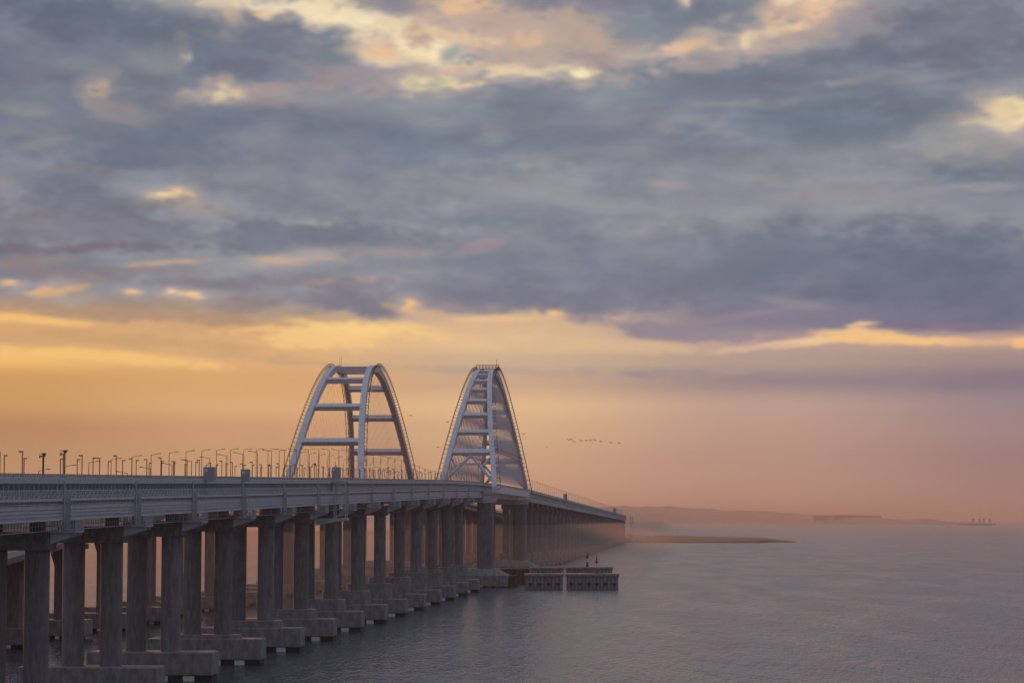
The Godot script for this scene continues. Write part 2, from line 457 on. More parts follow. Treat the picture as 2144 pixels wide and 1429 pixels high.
func make_materials():
	var conc := mottled(Color(0.19, 0.183, 0.178), 0.4, 21)
	M.columns = [surface(conc, Vector3(0.16, 0.03, 0.16), 0.85), surface(mottled(Color(0.205, 0.2, 0.198), 0.42, 23), Vector3(0.12, 0.025, 0.12), 0.85), surface(mottled(Color(0.17, 0.165, 0.162), 0.4, 24), Vector3(0.19, 0.04, 0.19), 0.85)]
	var conc2 := mottled(Color(0.23, 0.22, 0.218), 0.42, 22)
	M.column = M.columns[0]         # streaks that run down the shafts
	M.cap = surface(conc2, Vector3(0.09, 0.05, 0.09), 0.9)
	M.head = surface(conc, Vector3(0.12, 0.06, 0.12), 0.88)
	M.arch_paint = surface(mottled(Color(0.58, 0.6, 0.64), 0.16, 31, 0.02), Vector3(0.05, 0.05, 0.05), 0.45)
	M.girder = surface(mottled(Color(0.54, 0.56, 0.6), 0.22, 32, 0.02), Vector3(0.1, 0.05, 0.1), 0.5)
	M.web = M.girder
	M.flange = M.girder
	M.sky_sheen = surface(mottled(Color(0.6, 0.56, 0.55), 0.25, 36, 0.02), Vector3(0.1, 0.1, 0.1), 0.6)  # pale warm tint: reflected sky light painted into the colour
	M.fascia = surface(mottled(Color(0.52, 0.52, 0.53), 0.28, 33, 0.02), Vector3(0.1, 0.1, 0.1), 0.7)
	M.galvanised = plain(Color(0.42, 0.44, 0.46), 0.45, 0.3)
	M.dark_steel = plain(Color(0.05, 0.05, 0.055), 0.6)
	M.cable = plain(Color(0.35, 0.34, 0.36), 0.5)
	M.hanger = plain(Color(0.58, 0.58, 0.62), 0.5)
	M.ballast = plain(Color(0.12, 0.11, 0.1), 0.95)
	M.asphalt = plain(Color(0.05, 0.05, 0.052), 0.9)
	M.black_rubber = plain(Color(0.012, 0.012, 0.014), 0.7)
	M.white_panel = surface(mottled(Color(0.72, 0.72, 0.68), 0.15, 35), Vector3(0.3, 0.3, 0.3), 0.6)
	M.cabinet = plain(Color(0.3, 0.32, 0.36), 0.5)
	M.lens = plain(Color(0.85, 0.84, 0.78), 0.15)
	M.sheet_pile = surface(mottled(Color(0.25, 0.23, 0.23), 0.4, 41), Vector3(0.2, 0.06, 0.2), 0.75)
	M.brown_pile = surface(mottled(Color(0.12, 0.07, 0.055), 0.4, 42), Vector3(0.2, 0.06, 0.2), 0.85)  # sheet piles in a darker, browner tone than the grey ones
	M.red_paint = plain(Color(0.42, 0.03, 0.03), 0.45)
	M.green_paint = plain(Color(0.02, 0.05, 0.035), 0.45)
	M.white_paint = plain(Color(0.75, 0.75, 0.74), 0.45)
	M.bird = plain(Color(0.1, 0.085, 0.075), 0.9)
	M.spit = surface(mottled(Color(0.075, 0.06, 0.052), 0.5, 51, 0.03), Vector3(0.008, 0.02, 0.008), 0.95)
	M.hill = surface(mottled(Color(0.2, 0.165, 0.14), 0.5, 52, 0.02), Vector3(0.0008, 0.0012, 0.0008), 1.0)
	# the sea: dark water, wavelets in the normal map and longer swell in the height map
	var sea := StandardMaterial3D.new()
	sea.albedo_color = Color(0.014, 0.04, 0.058).linear_to_srgb()
	sea.roughness = 0.26
	var lanes := noise_image(512, 0.009, 4, 77, 0.5)      # wind lanes: smoother and rougher strips of water
	for j in 512:
		for i in 512:
			var r := 0.56 + 0.28 * lanes.get_pixel(i, j).r
			lanes.set_pixel(i, j, Color(r, r, r))
	sea.roughness_texture = ImageTexture.create_from_image(lanes)
	sea.metallic_specular = 0.75
	var wave := noise_image(2048, 0.006, 6, 71, 0.88)
	wave.bump_map_to_normal_map(9.0)
	sea.normal_enabled = true
	sea.normal_texture = ImageTexture.create_from_image(wave)
	sea.normal_scale = 0.46
	sea.uv1_triplanar = true
	sea.uv1_world_triplanar = true
	sea.uv1_scale = Vector3(0.0061, 0.0061, 0.00113)
	M.sea = sea

# ---------------------------------------------------------------- lines of the two viaducts
var turn := -atan(SLOPE)
var right_dir := Vector3(1, 0, SLOPE).normalized()
var ahead_dir := Vector3(SLOPE, 0, -1).normalized()

func rail_x(d: float) -> float: return -63.4 + SLOPE * (d - 420.0)
func road_x(d: float) -> float: return rail_x(d) - 60.6
func rail_top(d: float) -> float:                     # top of the parapet
	if d < 800.0: return 34.0 + 0.0152 * (d - 308.0)
	var e := minf(d - 800.0, 550.0)
	var y := 41.48 + 0.0152 * e - 0.00001927 * e * e
	return y - maxf(d - 1350.0, 0.0) * 0.006
func road_top(d: float) -> float:                     # road surface
	var e := d - 1097.0
	if e < -452.0: return 45.2 - 7.17e-5 * 452.0 * 452.0 - 0.0648 * (-452.0 - e)
	if e < 140.0: return 45.2 - 7.17e-5 * e * e
	return 45.2 - 1.405 - 0.02 * (e - 140.0)
func on(x: float, d: float, y := 0.0) -> Vector3: return Vector3(x, y, -d)

# ---------------------------------------------------------------- piers of the railway viaduct
func rail_pier(d: float, plinth_h: float, near: bool, label: String, group: String):
	var top := rail_top(d)
	var o := thing("viaduct_pier", label, "bridge pier", on(rail_x(d), d), group, turn)
	var cap_y0 := 0.95
	var cap_y1 := 5.0
	var m := MB.new()
	m.block(Vector3(-11.15, cap_y0, -3.15), Vector3(11.15, cap_y1, 3.15), 0.14)
	part("pile_cap", m, M.cap, o)
	m = MB.new()
	for i in 8:
		for z in [-1.9, 1.9]:
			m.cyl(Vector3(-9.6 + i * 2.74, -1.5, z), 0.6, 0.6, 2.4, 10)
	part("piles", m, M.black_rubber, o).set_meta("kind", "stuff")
	var y := cap_y1
	if plinth_h > 0.3:
		m = MB.new()
		var rings := []
		for yy in [cap_y1 - 0.02, cap_y1 + plinth_h - 0.12, cap_y1 + plinth_h]:
			var c: float = 0.1 if yy > cap_y1 + plinth_h - 0.05 else 0.0
			var ring := []
			for k in 16:
				var g := TAU * (k + 0.5) / 16
				ring.append(Vector3((4.4 if cos(g) > 0 else -4.4) + cos(g) * (2.3 - c), yy, sin(g) * (2.5 - c)))
			rings.append(ring)
		m.loft(rings)
		part("plinth", m, M.cap, o)
		y += plinth_h
	var head0 := top - 10.7
	for s in [-1.0, 1.0]:
		m = MB.new()
		var sides := 28 if near else 14
		var rings := []
		var yy := y
		while yy < head0:
			var ny := minf(yy + 6.2, head0 + 0.02)
			rings.append(MB.circle(Vector3(s * 3.05, yy, 0), 1.75, sides))
			rings.append(MB.circle(Vector3(s * 3.05, ny - 0.05, 0), 1.75, sides))
			if near:
				rings.append(MB.circle(Vector3(s * 3.05, ny - 0.04, 0), 1.67, sides))
				rings.append(MB.circle(Vector3(s * 3.05, ny + 0.04, 0), 1.67, sides))
			yy += 6.2
		m.loft(rings, true)
		part("column", m, M.columns[(int(d) * 7 + int(s)) % 3], o)
	# head beam, wider at the top
	m = MB.new()
	var h1 := top - 8.1
	m.loft([MB.oct(-5.1, 5.1, -1.95, 1.95, head0, 0.12), MB.oct(-5.3, 5.3, -2.0, 2.0, head0 + 0.15, 0.15),
		MB.oct(-5.3, 5.3, -2.0, 2.0, h1 - 0.1, 0.15), MB.oct(-5.2, 5.2, -1.9, 1.9, h1, 0.15)])
	part("head_beam", m, M.head, o)
	for s in [-1.0, 1.0]:
		m = MB.new()
		m.block(Vector3(s * 3.05 - 0.9, h1 - 0.02, -0.9), Vector3(s * 3.05 + 0.9, top - 6.5, 0.9), 0.08)
		part("bearing_block", m, M.head, o)
	if not near:
		return
	# fender panels, white and black by turns, in the gap between the cap and the water
	var black := MB.new()
	black.block(Vector3(-1.3, -0.6, -0.18), Vector3(1.3, 0.93, 0.18), 0.06)
	var white := MB.new()
	white.block(Vector3(-1.0, -0.1, -0.16), Vector3(1.0, 0.9, 0.16), 0.06)
	var bm := black.mesh()
	var wm := white.mesh()
	var x := 10.6
	var k := 0
	while x > -10.0:
		var is_white := k % 2 == 1
		var half := 1.0 if is_white else 1.3
		var f := part("fender_panel", wm if is_white else bm, M.white_panel if is_white else M.black_rubber, o)
		f.position = Vector3(x - half, 0, 2.75)
		x -= half * 2.0 + 0.04
		k += 1
	for z in [-1.4, 1.35]:
		var f := part("fender_panel", bm, M.black_rubber, o)
		f.position = Vector3(10.75, 0, z)
		f.rotation.y = PI / 2
	# inspection platform on a tapered bracket at the outer end of the head
	for z in [-1.5, 1.5]:
		m = MB.new()
		m.loft([[Vector3(5.3, head0 + 0.9, z - 0.15), Vector3(5.3, head0 + 0.9, z + 0.15), Vector3(5.3, h1 - 0.1, z + 0.15), Vector3(5.3, h1 - 0.1, z - 0.15)],
			[Vector3(8.9, h1 - 0.45, z - 0.15), Vector3(8.9, h1 - 0.45, z + 0.15), Vector3(8.9, h1 - 0.1, z + 0.15), Vector3(8.9, h1 - 0.1, z - 0.15)]])
		part("bracket", m, M.girder, o)
	m = MB.new()
	m.box(Vector3(5.25, h1 - 0.1, -2.3), Vector3(9.1, h1 + 0.02, 2.3))
	part("platform_floor", m, M.galvanised, o)
	m = MB.new()
	for zz in [-2.25, 2.25]:
		for i in 10:
			m.bar(Vector3(5.6 + i * 0.38, h1, zz), Vector3(5.6 + i * 0.38, h1 + 1.6, zz), 0.2 if i % 3 == 0 else 0.1, 0.08)
		for yy in [0.12, 0.85, 1.6]: m.bar(Vector3(5.5, h1 + yy, zz), Vector3(9.05, h1 + yy, zz), 0.09, 0.12)
	for i in 9:
		m.bar(Vector3(9.02, h1, -2.1 + i * 0.52), Vector3(9.02, h1 + 1.6, -2.1 + i * 0.52), 0.1, 0.14)
	for yy in [0.12, 0.85, 1.6]: m.bar(Vector3(9.02, h1 + yy, -2.25), Vector3(9.02, h1 + yy, 2.25), 0.09, 0.12)
	part("platform_railing", m, M.galvanised, o)
	m = MB.new()
	m.rod(Vector3(7.05, h1 - 0.6, 1.0), Vector3(7.05, top - 1.0, 1.0), 0.13, 8)
	part("drainpipe", m, M.galvanised, o)

# ---------------------------------------------------------------- deck of the railway viaduct: one span, parapet top at y = 0, from z = 0 to z = -len
func rail_span(parent: Node, length: float, near: bool) -> Node3D:
	var o := group_part("span", parent)
	var z1 := 0.0
	var z0 := -length
	var m := MB.new()
	m.box(Vector3(-5.9, -1.25, z0), Vector3(5.9, -0.95, z1))
	part("deck_slab", m, M.fascia, o)
	m = MB.new()
	m.box(Vector3(-4.6, -0.95, z0), Vector3(4.6, -0.6, z1))
	part("ballast_bed", m, M.ballast, o)
	for s in [-1.0, 1.0]:
		m = MB.new()
		m.block(Vector3(s * 6.0 - 0.14, -1.38, z0 + 0.02), Vector3(s * 6.0 + 0.14, -0.48, z1 - 0.02), 0.05)
		part("fascia", m, M.fascia, o)
		m = MB.new()
		var posts := int(length / (1.165 if near else 2.33))
		for i in posts:
			var z := -(i + 0.5) * length / posts
			m.bar(Vector3(s * 6.0, -0.5, z), Vector3(s * 6.0, 0.0, z), 0.1, 0.22)
		m.bar(Vector3(s * 6.0, -0.03, z0), Vector3(s * 6.0, -0.03, z1), 0.14, 0.1)
		m.bar(Vector3(s * 6.0, -0.28, z0), Vector3(s * 6.0, -0.28, z1), 0.08, 0.08)
		part("parapet_railing", m, M.galvanised, o)
		# inner web, in the shadow of the slab
		m = MB.new()
		m.box(Vector3(s * 3.9 - 0.1, -6.1, z0), Vector3(s * 3.9 + 0.1, -1.25, z1))
		part("web", m, M.web, o)
		# brackets and bracing between slab and walkway
		m = MB.new()
		var n := int(length / (2.33 if near else 4.66))
		for i in n + 1:
			var z := -clampf(i * length / n, 0.15, length - 0.15)
			m.bar(Vector3(s * 5.7, -3.5, z), Vector3(s * 5.7, -1.25, z), 0.16, 0.16)
			if near: m.bar(Vector3(s * 5.7, -3.5, z - 1.1), Vector3(s * 5.7, -2.3, z - 1.1), 0.12, 0.12)
			m.loft([[Vector3(s * 4.0, -3.0, z - 0.07), Vector3(s * 4.0, -3.0, z + 0.07), Vector3(s * 4.0, -1.3, z + 0.07), Vector3(s * 4.0, -1.3, z - 0.07)],
				[Vector3(s * 5.85, -1.75, z - 0.07), Vector3(s * 5.85, -1.75, z + 0.07), Vector3(s * 5.85, -1.3, z + 0.07), Vector3(s * 5.85, -1.3, z - 0.07)]])
			if near and i < n:
				var zn := -(i + 1) * length / n
				m.bar(Vector3(s * 5.7, -3.4, z), Vector3(s * 5.7, -2.3, zn), 0.09, 0.09)
				m.bar(Vector3(s * 5.7, -2.3, z), Vector3(s * 5.7, -3.4, zn), 0.09, 0.09)
				m.bar(Vector3(s * 5.7, -2.3, z), Vector3(s * 5.7, -2.3, zn), 0.09, 0.12)
		part("bracing", m, M.girder, o).set_meta("kind", "stuff")
		# walkway girder
		m = MB.new()
		m.box(Vector3(minf(s * 4.0, s * 6.75), -3.66, z0), Vector3(maxf(s * 4.0, s * 6.75), -3.48, z1))
		part("walkway_plate", m, M.girder, o)
		m = MB.new()
		m.box(Vector3(s * 6.82 - 0.06, -3.78, z0), Vector3(s * 6.82 + 0.06, -3.42, z1))
		part("edge_angle", m, M.flange, o)
		m = MB.new()
		m.box(Vector3(s * 6.3 - 0.06, -6.2, z0), Vector3(s * 6.3 + 0.06, -4.25, z1))
		for yy in [-4.2, -4.85, -5.35, -5.8]:
			m.box(Vector3(s * 6.45 - 0.12, yy - 0.05, z0), Vector3(s * 6.45 + 0.12, yy + 0.05, z1))
		part("side_plate", m, M.girder, o)
		if near:
			m = MB.new()
			for i in 40:
				var z := -(i + 0.5) * length / 40
				m.box(Vector3(s * 6.62 - 0.14, -6.2, z - 0.06), Vector3(s * 6.62 + 0.14, -5.82, z + 0.06))
			part("stiffeners", m, M.flange, o).set_meta("kind", "stuff")
			# pipes and ladders clipped to the joint over each pier
			m = MB.new()
			for i in 5:
				m.bar(Vector3(s * 6.95, -8.0, -0.5 - i * 0.55), Vector3(s * 6.95, -2.9, -0.5 - i * 0.55), 0.12, 0.12)
			for i in 9:
				m.bar(Vector3(s * 6.95, -7.8 + i * 0.55, -0.5), Vector3(s * 6.95, -7.8 + i * 0.55, -2.7), 0.07, 0.07)
			part("joint_ladder", m, M.galvanised, o)
		m = MB.new()
		m.box(Vector3(s * 6.5 - 0.28, -6.5, z0), Vector3(s * 6.5 + 0.28, -6.22, z1))
		part("bottom_flange", m, M.flange, o)
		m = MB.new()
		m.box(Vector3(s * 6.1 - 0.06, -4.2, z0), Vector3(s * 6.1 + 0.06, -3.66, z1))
		part("cable_trough", m, M.sky_sheen, o)  # backing strip behind the walkway rail, coloured as if catching sky light
		m = MB.new()
		var q := int(length / 2.33)
		for i in q:
			var z := -(i + 0.5) * length / q
			m.bar(Vector3(s * 6.55, -4.2, z), Vector3(s * 6.55, -3.66, z), 0.1, 0.1)
		m.bar(Vector3(s * 6.55, -3.95, z0), Vector3(s * 6.55, -3.95, z1), 0.06, 0.06)
		part("walkway_railing", m, M.galvanised, o)
		if near:
			m = MB.new()
			var w := int(length / 1.4)
			for i in w:
				var z := -(i + 0.5) * length / w
				m.bar(Vector3(s * 5.3, -7.95, z), Vector3(s * 5.3, -6.5, z), 0.07, 0.07)
			m.bar(Vector3(s * 5.3, -7.95, z0), Vector3(s * 5.3, -7.95, z1), 0.16, 0.12)
			m.bar(Vector3(s * 5.3, -7.2, z0), Vector3(s * 5.3, -7.2, z1), 0.05, 0.05)
			part("inspection_rail", m, M.galvanised, o)
	m = MB.new()
	m.box(Vector3(-6.2, -6.35, z0), Vector3(6.2, -6.15, z1))
	part("bottom_plate", m, M.girder, o)
	return o

# ---------------------------------------------------------------- piers and deck of the road viaduct
func road_pier(d: float, label: String, group: String):
	var top := road_top(d) - 4.3
	var o := thing("road_pier", label, "bridge pier", on(road_x(d), d), group, turn)
	var m := MB.new()
	m.block(Vector3(-13.0, 0.9, -4.0), Vector3(13.0, 4.6, 4.0), 0.14)
	part("pile_cap", m, M.cap, o)
	m = MB.new()
	for i in 7:
		for z in [-2.4, 2.4]:
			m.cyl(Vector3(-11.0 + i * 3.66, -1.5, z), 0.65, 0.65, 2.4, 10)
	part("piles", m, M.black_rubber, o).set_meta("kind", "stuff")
	if top < 7.0:
		return
	for s in [-1.0, 1.0]:
		m = MB.new()
		var x: float = 2.4 + s * 4.4
		m.loft([MB.oct(x - 1.9, x + 1.9, -1.8, 1.8, 4.58, 0.5), MB.oct(x - 1.9, x + 1.9, -1.8, 1.8, maxf(top - 4.0, 4.7), 0.5),
			MB.oct(x - 2.7, x + 2.7, -1.9, 1.9, maxf(top - 1.4, 5.0), 0.5), MB.oct(x - 2.7, x + 2.7, -1.9, 1.9, top, 0.5)])
		part("column", m, M.column, o)
	m = MB.new()
	m.block(Vector3(-12.4, top - 0.02, -1.6), Vector3(12.4, top + 1.3, 1.6), 0.1)
	part("head_beam", m, M.head, o)

func road_span(parent: Node, length: float) -> Node3D:
	var o := group_part("span", parent)
	var m := MB.new()
	m.box(Vector3(-14, -0.45, -length), Vector3(14, 0.0, 0))
	part("road_slab", m, M.asphalt, o)
	for s in [-1.0, 1.0]:
		m = MB.new()
		m.box(Vector3(s * 14.1 - 0.15, -0.9, -length), Vector3(s * 14.1 + 0.15, 0.35, 0))
		part("fascia", m, M.fascia, o)
		m = MB.new()
		m.bar(Vector3(s * 13.8, 1.1, 0), Vector3(s * 13.8, 1.1, -length), 0.12, 0.12)
		m.bar(Vector3(s * 13.8, 0.75, 0), Vector3(s * 13.8, 0.75, -length), 0.12, 0.28)
		for i in 16:
			var z := -(i + 0.5) * length / 16
			m.bar(Vector3(s * 13.8, 0.0, z), Vector3(s * 13.8, 1.1, z), 0.12, 0.12)
		part("guard_rail", m, M.galvanised, o)
	for x in [-10.5, -3.5, 3.5, 10.5]:
		m = MB.new()
		m.box(Vector3(x - 0.2, -2.9, -length), Vector3(x + 0.2, -0.45, 0))
		m.box(Vector3(x - 0.6, -3.0, -length), Vector3(x + 0.6, -2.88, 0))
		part("girder", m, M.girder, o)
	return o

# ---------------------------------------------------------------- arches
# s runs 0..1 from the near foot to the far foot; local axes: x across, y up, -z along
class Arch:
	var length := 193.0
	var y0 := 40.0
	var rise := 56.0
	var half0 := 11.0
	var half1 := 3.0
	func at(s: float, side: float) -> Vector3:
		var h := 1.0 - (2.0 * s - 1.0) * (2.0 * s - 1.0)
		return Vector3(side * lerpf(half0, half1, h), y0 + rise * h, -length * s)
	func normal(s: float) -> Vector3:
		return Vector3.RIGHT.cross((at(s + 0.004, 0.0) - at(s - 0.004, 0.0)).normalized())

func arch_ribs(o: Node3D, a: Arch, width: float, depth: float, mat: Material):
	for side in [-1.0, 1.0]:
		var rib := group_part("rib", o)
		var pieces := 22
		for k in pieces:
			var m := MB.new()
			var rings := []
			for e in 3:
				var s := (k + e * 0.5) / pieces
				if e == 0 : s += 0.0004
				if e == 2 : s -= 0.0004
				var p := a.at(s, side)
				var q := (a.at(minf(s + 0.004, 1.0), side) - a.at(maxf(s - 0.004, 0.0), side)).normalized()
				var across := Vector3.RIGHT - q * q.x
				across = across.normalized() * width * 0.5
				var up := across.cross(q).normalized() * depth * 0.5
				rings.append([p - across - up, p + across - up, p + across + up, p - across + up])
			m.loft(rings)
			part("segment", m, mat, rib)
		# maintenance ladder with rungs and a handrail along the outer face of the rib
		var w := MB.new()
		var steps := 96
		var last := []
		for k in steps + 1:
			var s := float(k) / steps
			var p := a.at(s, side)
			var q := (a.at(minf(s + 0.004, 1.0), side) - a.at(maxf(s - 0.004, 0.0), side)).normalized()
			var out: Vector3 = (Vector3.RIGHT - q * q.x).normalized() * side
			var up := Vector3.RIGHT.cross(q).normalized()
			var b := p + out * (width * 0.5 + 0.25) + up * depth * 0.4
			var now := [b, b + out * 1.15, b + up * 1.1, b + out * 1.15 + up * 1.1]
			w.bar(p + out * width * 0.5 + up * depth * 0.4, now[1], 0.16, 0.16)
			w.bar(now[1], now[3], 0.14, 0.14)
			if k > 0:
				for e in [1, 3]: w.bar(last[e], now[e], 0.15, 0.15)
			last = now
		part("ladder_railing", w, M.dark_steel, rib)

func beam_between(o: Node, p: Vector3, q: Vector3, w: float, h: float, mat: Material, called := "cross_beam", up := Vector3.UP):
	var m := MB.new()
	m.bar(p, q, w, h, up)
	part(called, m, mat, o)

func road_arch():
	var a := Arch.new()
	a.y0 = 41.0; a.rise = 56.5; a.half0 = 15.9; a.half1 = 8.5
	var d0 := 1005.0
	var o := thing("road_arch", "pale steel arch with few cross beams and thin vertical cables", "bridge arch", on(road_x(d0), d0), "", turn)
	arch_ribs(o, a, 2.5, 3.0, M.arch_paint)
	for s in [0.1, 0.2, 0.32, 0.45, 0.55, 0.68, 0.8, 0.9]:
		beam_between(o, a.at(s, -1.0) + Vector3(1.0, 0, 0), a.at(s, 1.0) - Vector3(1.0, 0, 0), 2.5, 2.2, M.arch_paint, "cross_beam", a.normal(s))
	for side in [-1.0, 1.0]:
		for k in range(3, 41):
			var s := k / 44.0
			var p := a.at(s, side)
			var m := MB.new()
			m.rod(Vector3(side * 14.6, 43.0, p.z - 2.0), p - Vector3(0, 1.2, 0), 0.075, 5)
			part("cable", m, M.cable, o)
	for x in [-7.9, -7.0]:
		var m := MB.new()
		m.rod(Vector3(x, 98.5, -a.length * 0.5), Vector3(x, 104.5 + x * 0.2, -a.length * 0.5), 0.07)
		part("mast", m, M.dark_steel, o)

func rail_arch():
	var a := Arch.new()
	a.y0 = 40.0; a.rise = 56.0; a.half0 = 11.6; a.half1 = 2.9
	var d0 := 1005.0
	var o := thing("rail_arch", "pale steel arch with close cross beams and dense crossing hangers", "bridge arch", on(rail_x(d0), d0), "", turn)
	arch_ribs(o, a, 2.1, 2.9, M.arch_paint)
	for k in 9:
		for far in [false, true]:
			var s := 0.082 + 0.05 * k
			if far: s = 1.0 - s
			beam_between(o, a.at(s, -1.0) + Vector3(0.9, 0, 0), a.at(s, 1.0) - Vector3(0.9, 0, 0), 2.0 if k > 0 else 2.4, 1.7, M.arch_paint, "cross_beam", a.normal(s))
	# K bracing of the two portals
	for far in [false, true]:
		var sa := 0.0 if not far else 1.0
		var sg := 1.0 if not far else -1.0
		var beam_s := sa + 0.082 * sg
		var mid := (a.at(beam_s, 1.0) + a.at(beam_s, -1.0)) * 0.5
		for side in [-1.0, 1.0]:
			beam_between(o, mid - Vector3(side * 0.3, 1.0, 0), a.at(sa + 0.02 * sg, side) - Vector3(side * 0.8, 0, 0), 0.9, 1.0, M.arch_paint, "brace")
			beam_between(o, a.at(beam_s - 0.008 * sg, side) - Vector3(side * 0.9, 1.0, 0), (mid + a.at(sa + 0.02 * sg, side)) * 0.5 + Vector3(side * 0.3, 0.3, 0), 0.7, 0.8, M.arch_paint, "brace")
		var l := mid.lerp(a.at(sa + 0.02 * sg, -1.0), 0.42)
		var r := mid.lerp(a.at(sa + 0.02 * sg, 1.0), 0.42)
		beam_between(o, l, r, 0.8, 1.0, M.arch_paint, "brace")
	# the net of inclined flat hangers in the plane of each rib
	for side in [-1.0, 1.0]:
		for k in range(1, 30):
			for lean in [-1.0, 1.0]:
				var s := k / 30.0
				var foot := Vector3(side * 11.0, 44.0, -a.length * s)
				var best := s
				for it in 40:      # walk up the lean until the rib is met
					var y := a.at(clampf(best, 0.0, 1.0), side).y
					best = s + lean * (y - 44.0) * 0.27 / a.length
				if best < 0.03 or best > 0.97: continue
				var m := MB.new()
				var e := a.at(best, side) - Vector3(0, 1.0, 0)
				m.bar(foot, e, 0.26, 0.5, Vector3.RIGHT.cross(e - foot).normalized())
				part("hanger", m, M.hanger, o)
		var m := MB.new()
		var p0 := a.at(0.082, side)
		var p1 := a.at(0.918, side)
		var x: float = side * lerpf(a.half0, a.half1, 0.2)
		m.bar(Vector3(x, 57.3, p0.z), Vector3(x, 57.3, p1.z), 0.9, 0.5)
		part("strut", m, M.arch_paint, o)
		m = MB.new()
		for k in 60:
			var z := lerpf(p0.z, p1.z, (k + 0.5) / 60.0)
			m.bar(Vector3(x + side * 0.4, 57.5, z), Vector3(x + side * 0.4, 58.7, z), 0.08, 0.08)
		m.bar(Vector3(x + side * 0.4, 58.7, p0.z), Vector3(x + side * 0.4, 58.7, p1.z), 0.08, 0.08)
		part("strut_railing", m, M.dark_steel, o)
	# railed platform on the crown
	var z := -a.length * 0.5
	var m := MB.new()
	m.box(Vector3(-5.2, 97.5, z - 2.0), Vector3(5.2, 97.7, z + 2.0))
	part("crown_platform", m, M.dark_steel, o)
	m = MB.new()
	for zz in [z - 2.0, z + 2.0]:
		for k in 8: m.bar(Vector3(-5.2 + k * 10.4 / 7, 97.7, zz), Vector3(-5.2 + k * 10.4 / 7, 99.3, zz), 0.12, 0.12)
		for yy in [98.5, 99.3]: m.bar(Vector3(-5.2, yy, zz), Vector3(5.2, yy, zz), 0.12, 0.12)
	for xx in [-5.2, 5.2]:
		for yy in [98.5, 99.3]: m.bar(Vector3(xx, yy, z - 2), Vector3(xx, yy, z + 2), 0.12, 0.12)
	part("platform_railing", m, M.dark_steel, o)
	m = MB.new()
	m.rod(Vector3(4.2, 97.7, z), Vector3(4.2, 101.8, z), 0.12)
	part("mast", m, M.dark_steel, o)

func arch_pier(d: float, xc: float, half: float, col_r: float, head0: float, cap_half: float, label: String, wide: float):
	var o := thing("arch_pier", label, "bridge pier", on(xc, d), "", turn)
	var m := MB.new()
	m.loft([MB.oct(-cap_half, cap_half, -7.5, 7.5, 0.6, 1.5), MB.oct(-cap_half, cap_half, -7.5, 7.5, 4.9, 1.5),
		MB.oct(-half - col_r - 1.2, half + col_r + 1.2, -4.2, 4.2, 7.8, 1.0)])
	part("pile_cap", m, M.cap, o)
	m = MB.new()
	for i in 9:
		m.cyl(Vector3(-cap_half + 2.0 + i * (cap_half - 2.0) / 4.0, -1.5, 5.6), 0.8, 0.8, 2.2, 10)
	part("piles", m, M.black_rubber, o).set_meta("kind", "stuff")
	for s in [-1.0, 1.0]:
		m = MB.new()
		m.loft([MB.oct(s * half - col_r, s * half + col_r, -3.0, 3.0, 7.7, 0.9), MB.oct(s * half - col_r, s * half + col_r, -3.0, 3.0, head0, 0.9)])
		part("column", m, M.column, o)
	m = MB.new()
	m.loft([MB.ring(-half - col_r - 0.6, half + col_r + 0.6, -3.6, 3.6, head0 - 0.02), MB.ring(-wide, wide, -3.6, 3.6, head0 + 2.5)])
	part("head_beam", m, M.girder, o)

# ---------------------------------------------------------------- small things
func dolphin(d: float, x0: float, x1: float, deep: float, high: float, label: String, brownish := false):
	var o := thing("fender_dolphin", label, "fender", on(x0, d))
	var mat: Material = M.brown_pile if brownish else M.sheet_pile
	var wide := x1 - x0
	var m := MB.new()
	m.box(Vector3(0.35, -2.0, -deep + 0.35), Vector3(wide - 0.35, high - 1.0, -0.35))
	part("core", m, mat, o)
	var pile := MB.new()
	pile.loft([[Vector3(-0.68, -2.0, -0.4), Vector3(0.68, -2.0, -0.4), Vector3(0.42, -2.0, 0.12), Vector3(-0.42, -2.0, 0.12)],
		[Vector3(-0.68, high - 1.1, -0.4), Vector3(0.68, high - 1.1, -0.4), Vector3(0.42, high - 1.1, 0.12), Vector3(-0.42, high - 1.1, 0.12)]])
	var pm := pile.mesh()
	var n := int(wide / 1.45)
	for i in n:
		var p := part("sheet_pile", pm, mat, o)
		p.position = Vector3((i + 0.5) * wide / n, 0, 0)
	n = int(deep / 1.45)
	for s in [0, 1]:
		for i in n:
			var p := part("sheet_pile", pm, mat, o)
			p.position = Vector3(wide if s else 0.0, 0, -(i + 0.5) * deep / n)
			p.rotation.y = PI / 2 if s else -PI / 2
	if brownish:
		m = MB.new()
		m.box(Vector3(-0.3, high - 1.1, -deep), Vector3(wide + 0.3, high - 0.6, 0.3))
		part("cap_plate", m, mat, o)
		return
	m = MB.new()
	m.block(Vector3(-0.5, high - 1.1, -deep - 0.5), Vector3(wide + 0.5, high, 0.45), 0.12)
	part("concrete_cap", m, M.cap, o)
	m = MB.new()
	m.box(Vector3(-0.3, 1.9, -0.05), Vector3(-0.12, 2.3, 0.3))
	var t := MB.new()
	t.box(Vector3(-0.95, 2.15, 0.1), Vector3(0.95, 2.5, 0.5))
	t.box(Vector3(-0.3, 1.5, 0.1), Vector3(0.3, 2.15, 0.45))
	var tm := t.mesh()
	n = int(wide / 3.0)
	for i in n:
		var f := part("fender_bracket", tm, M.black_rubber, o)
		f.position = Vector3((i + 0.5) * wide / n, 0, 0)

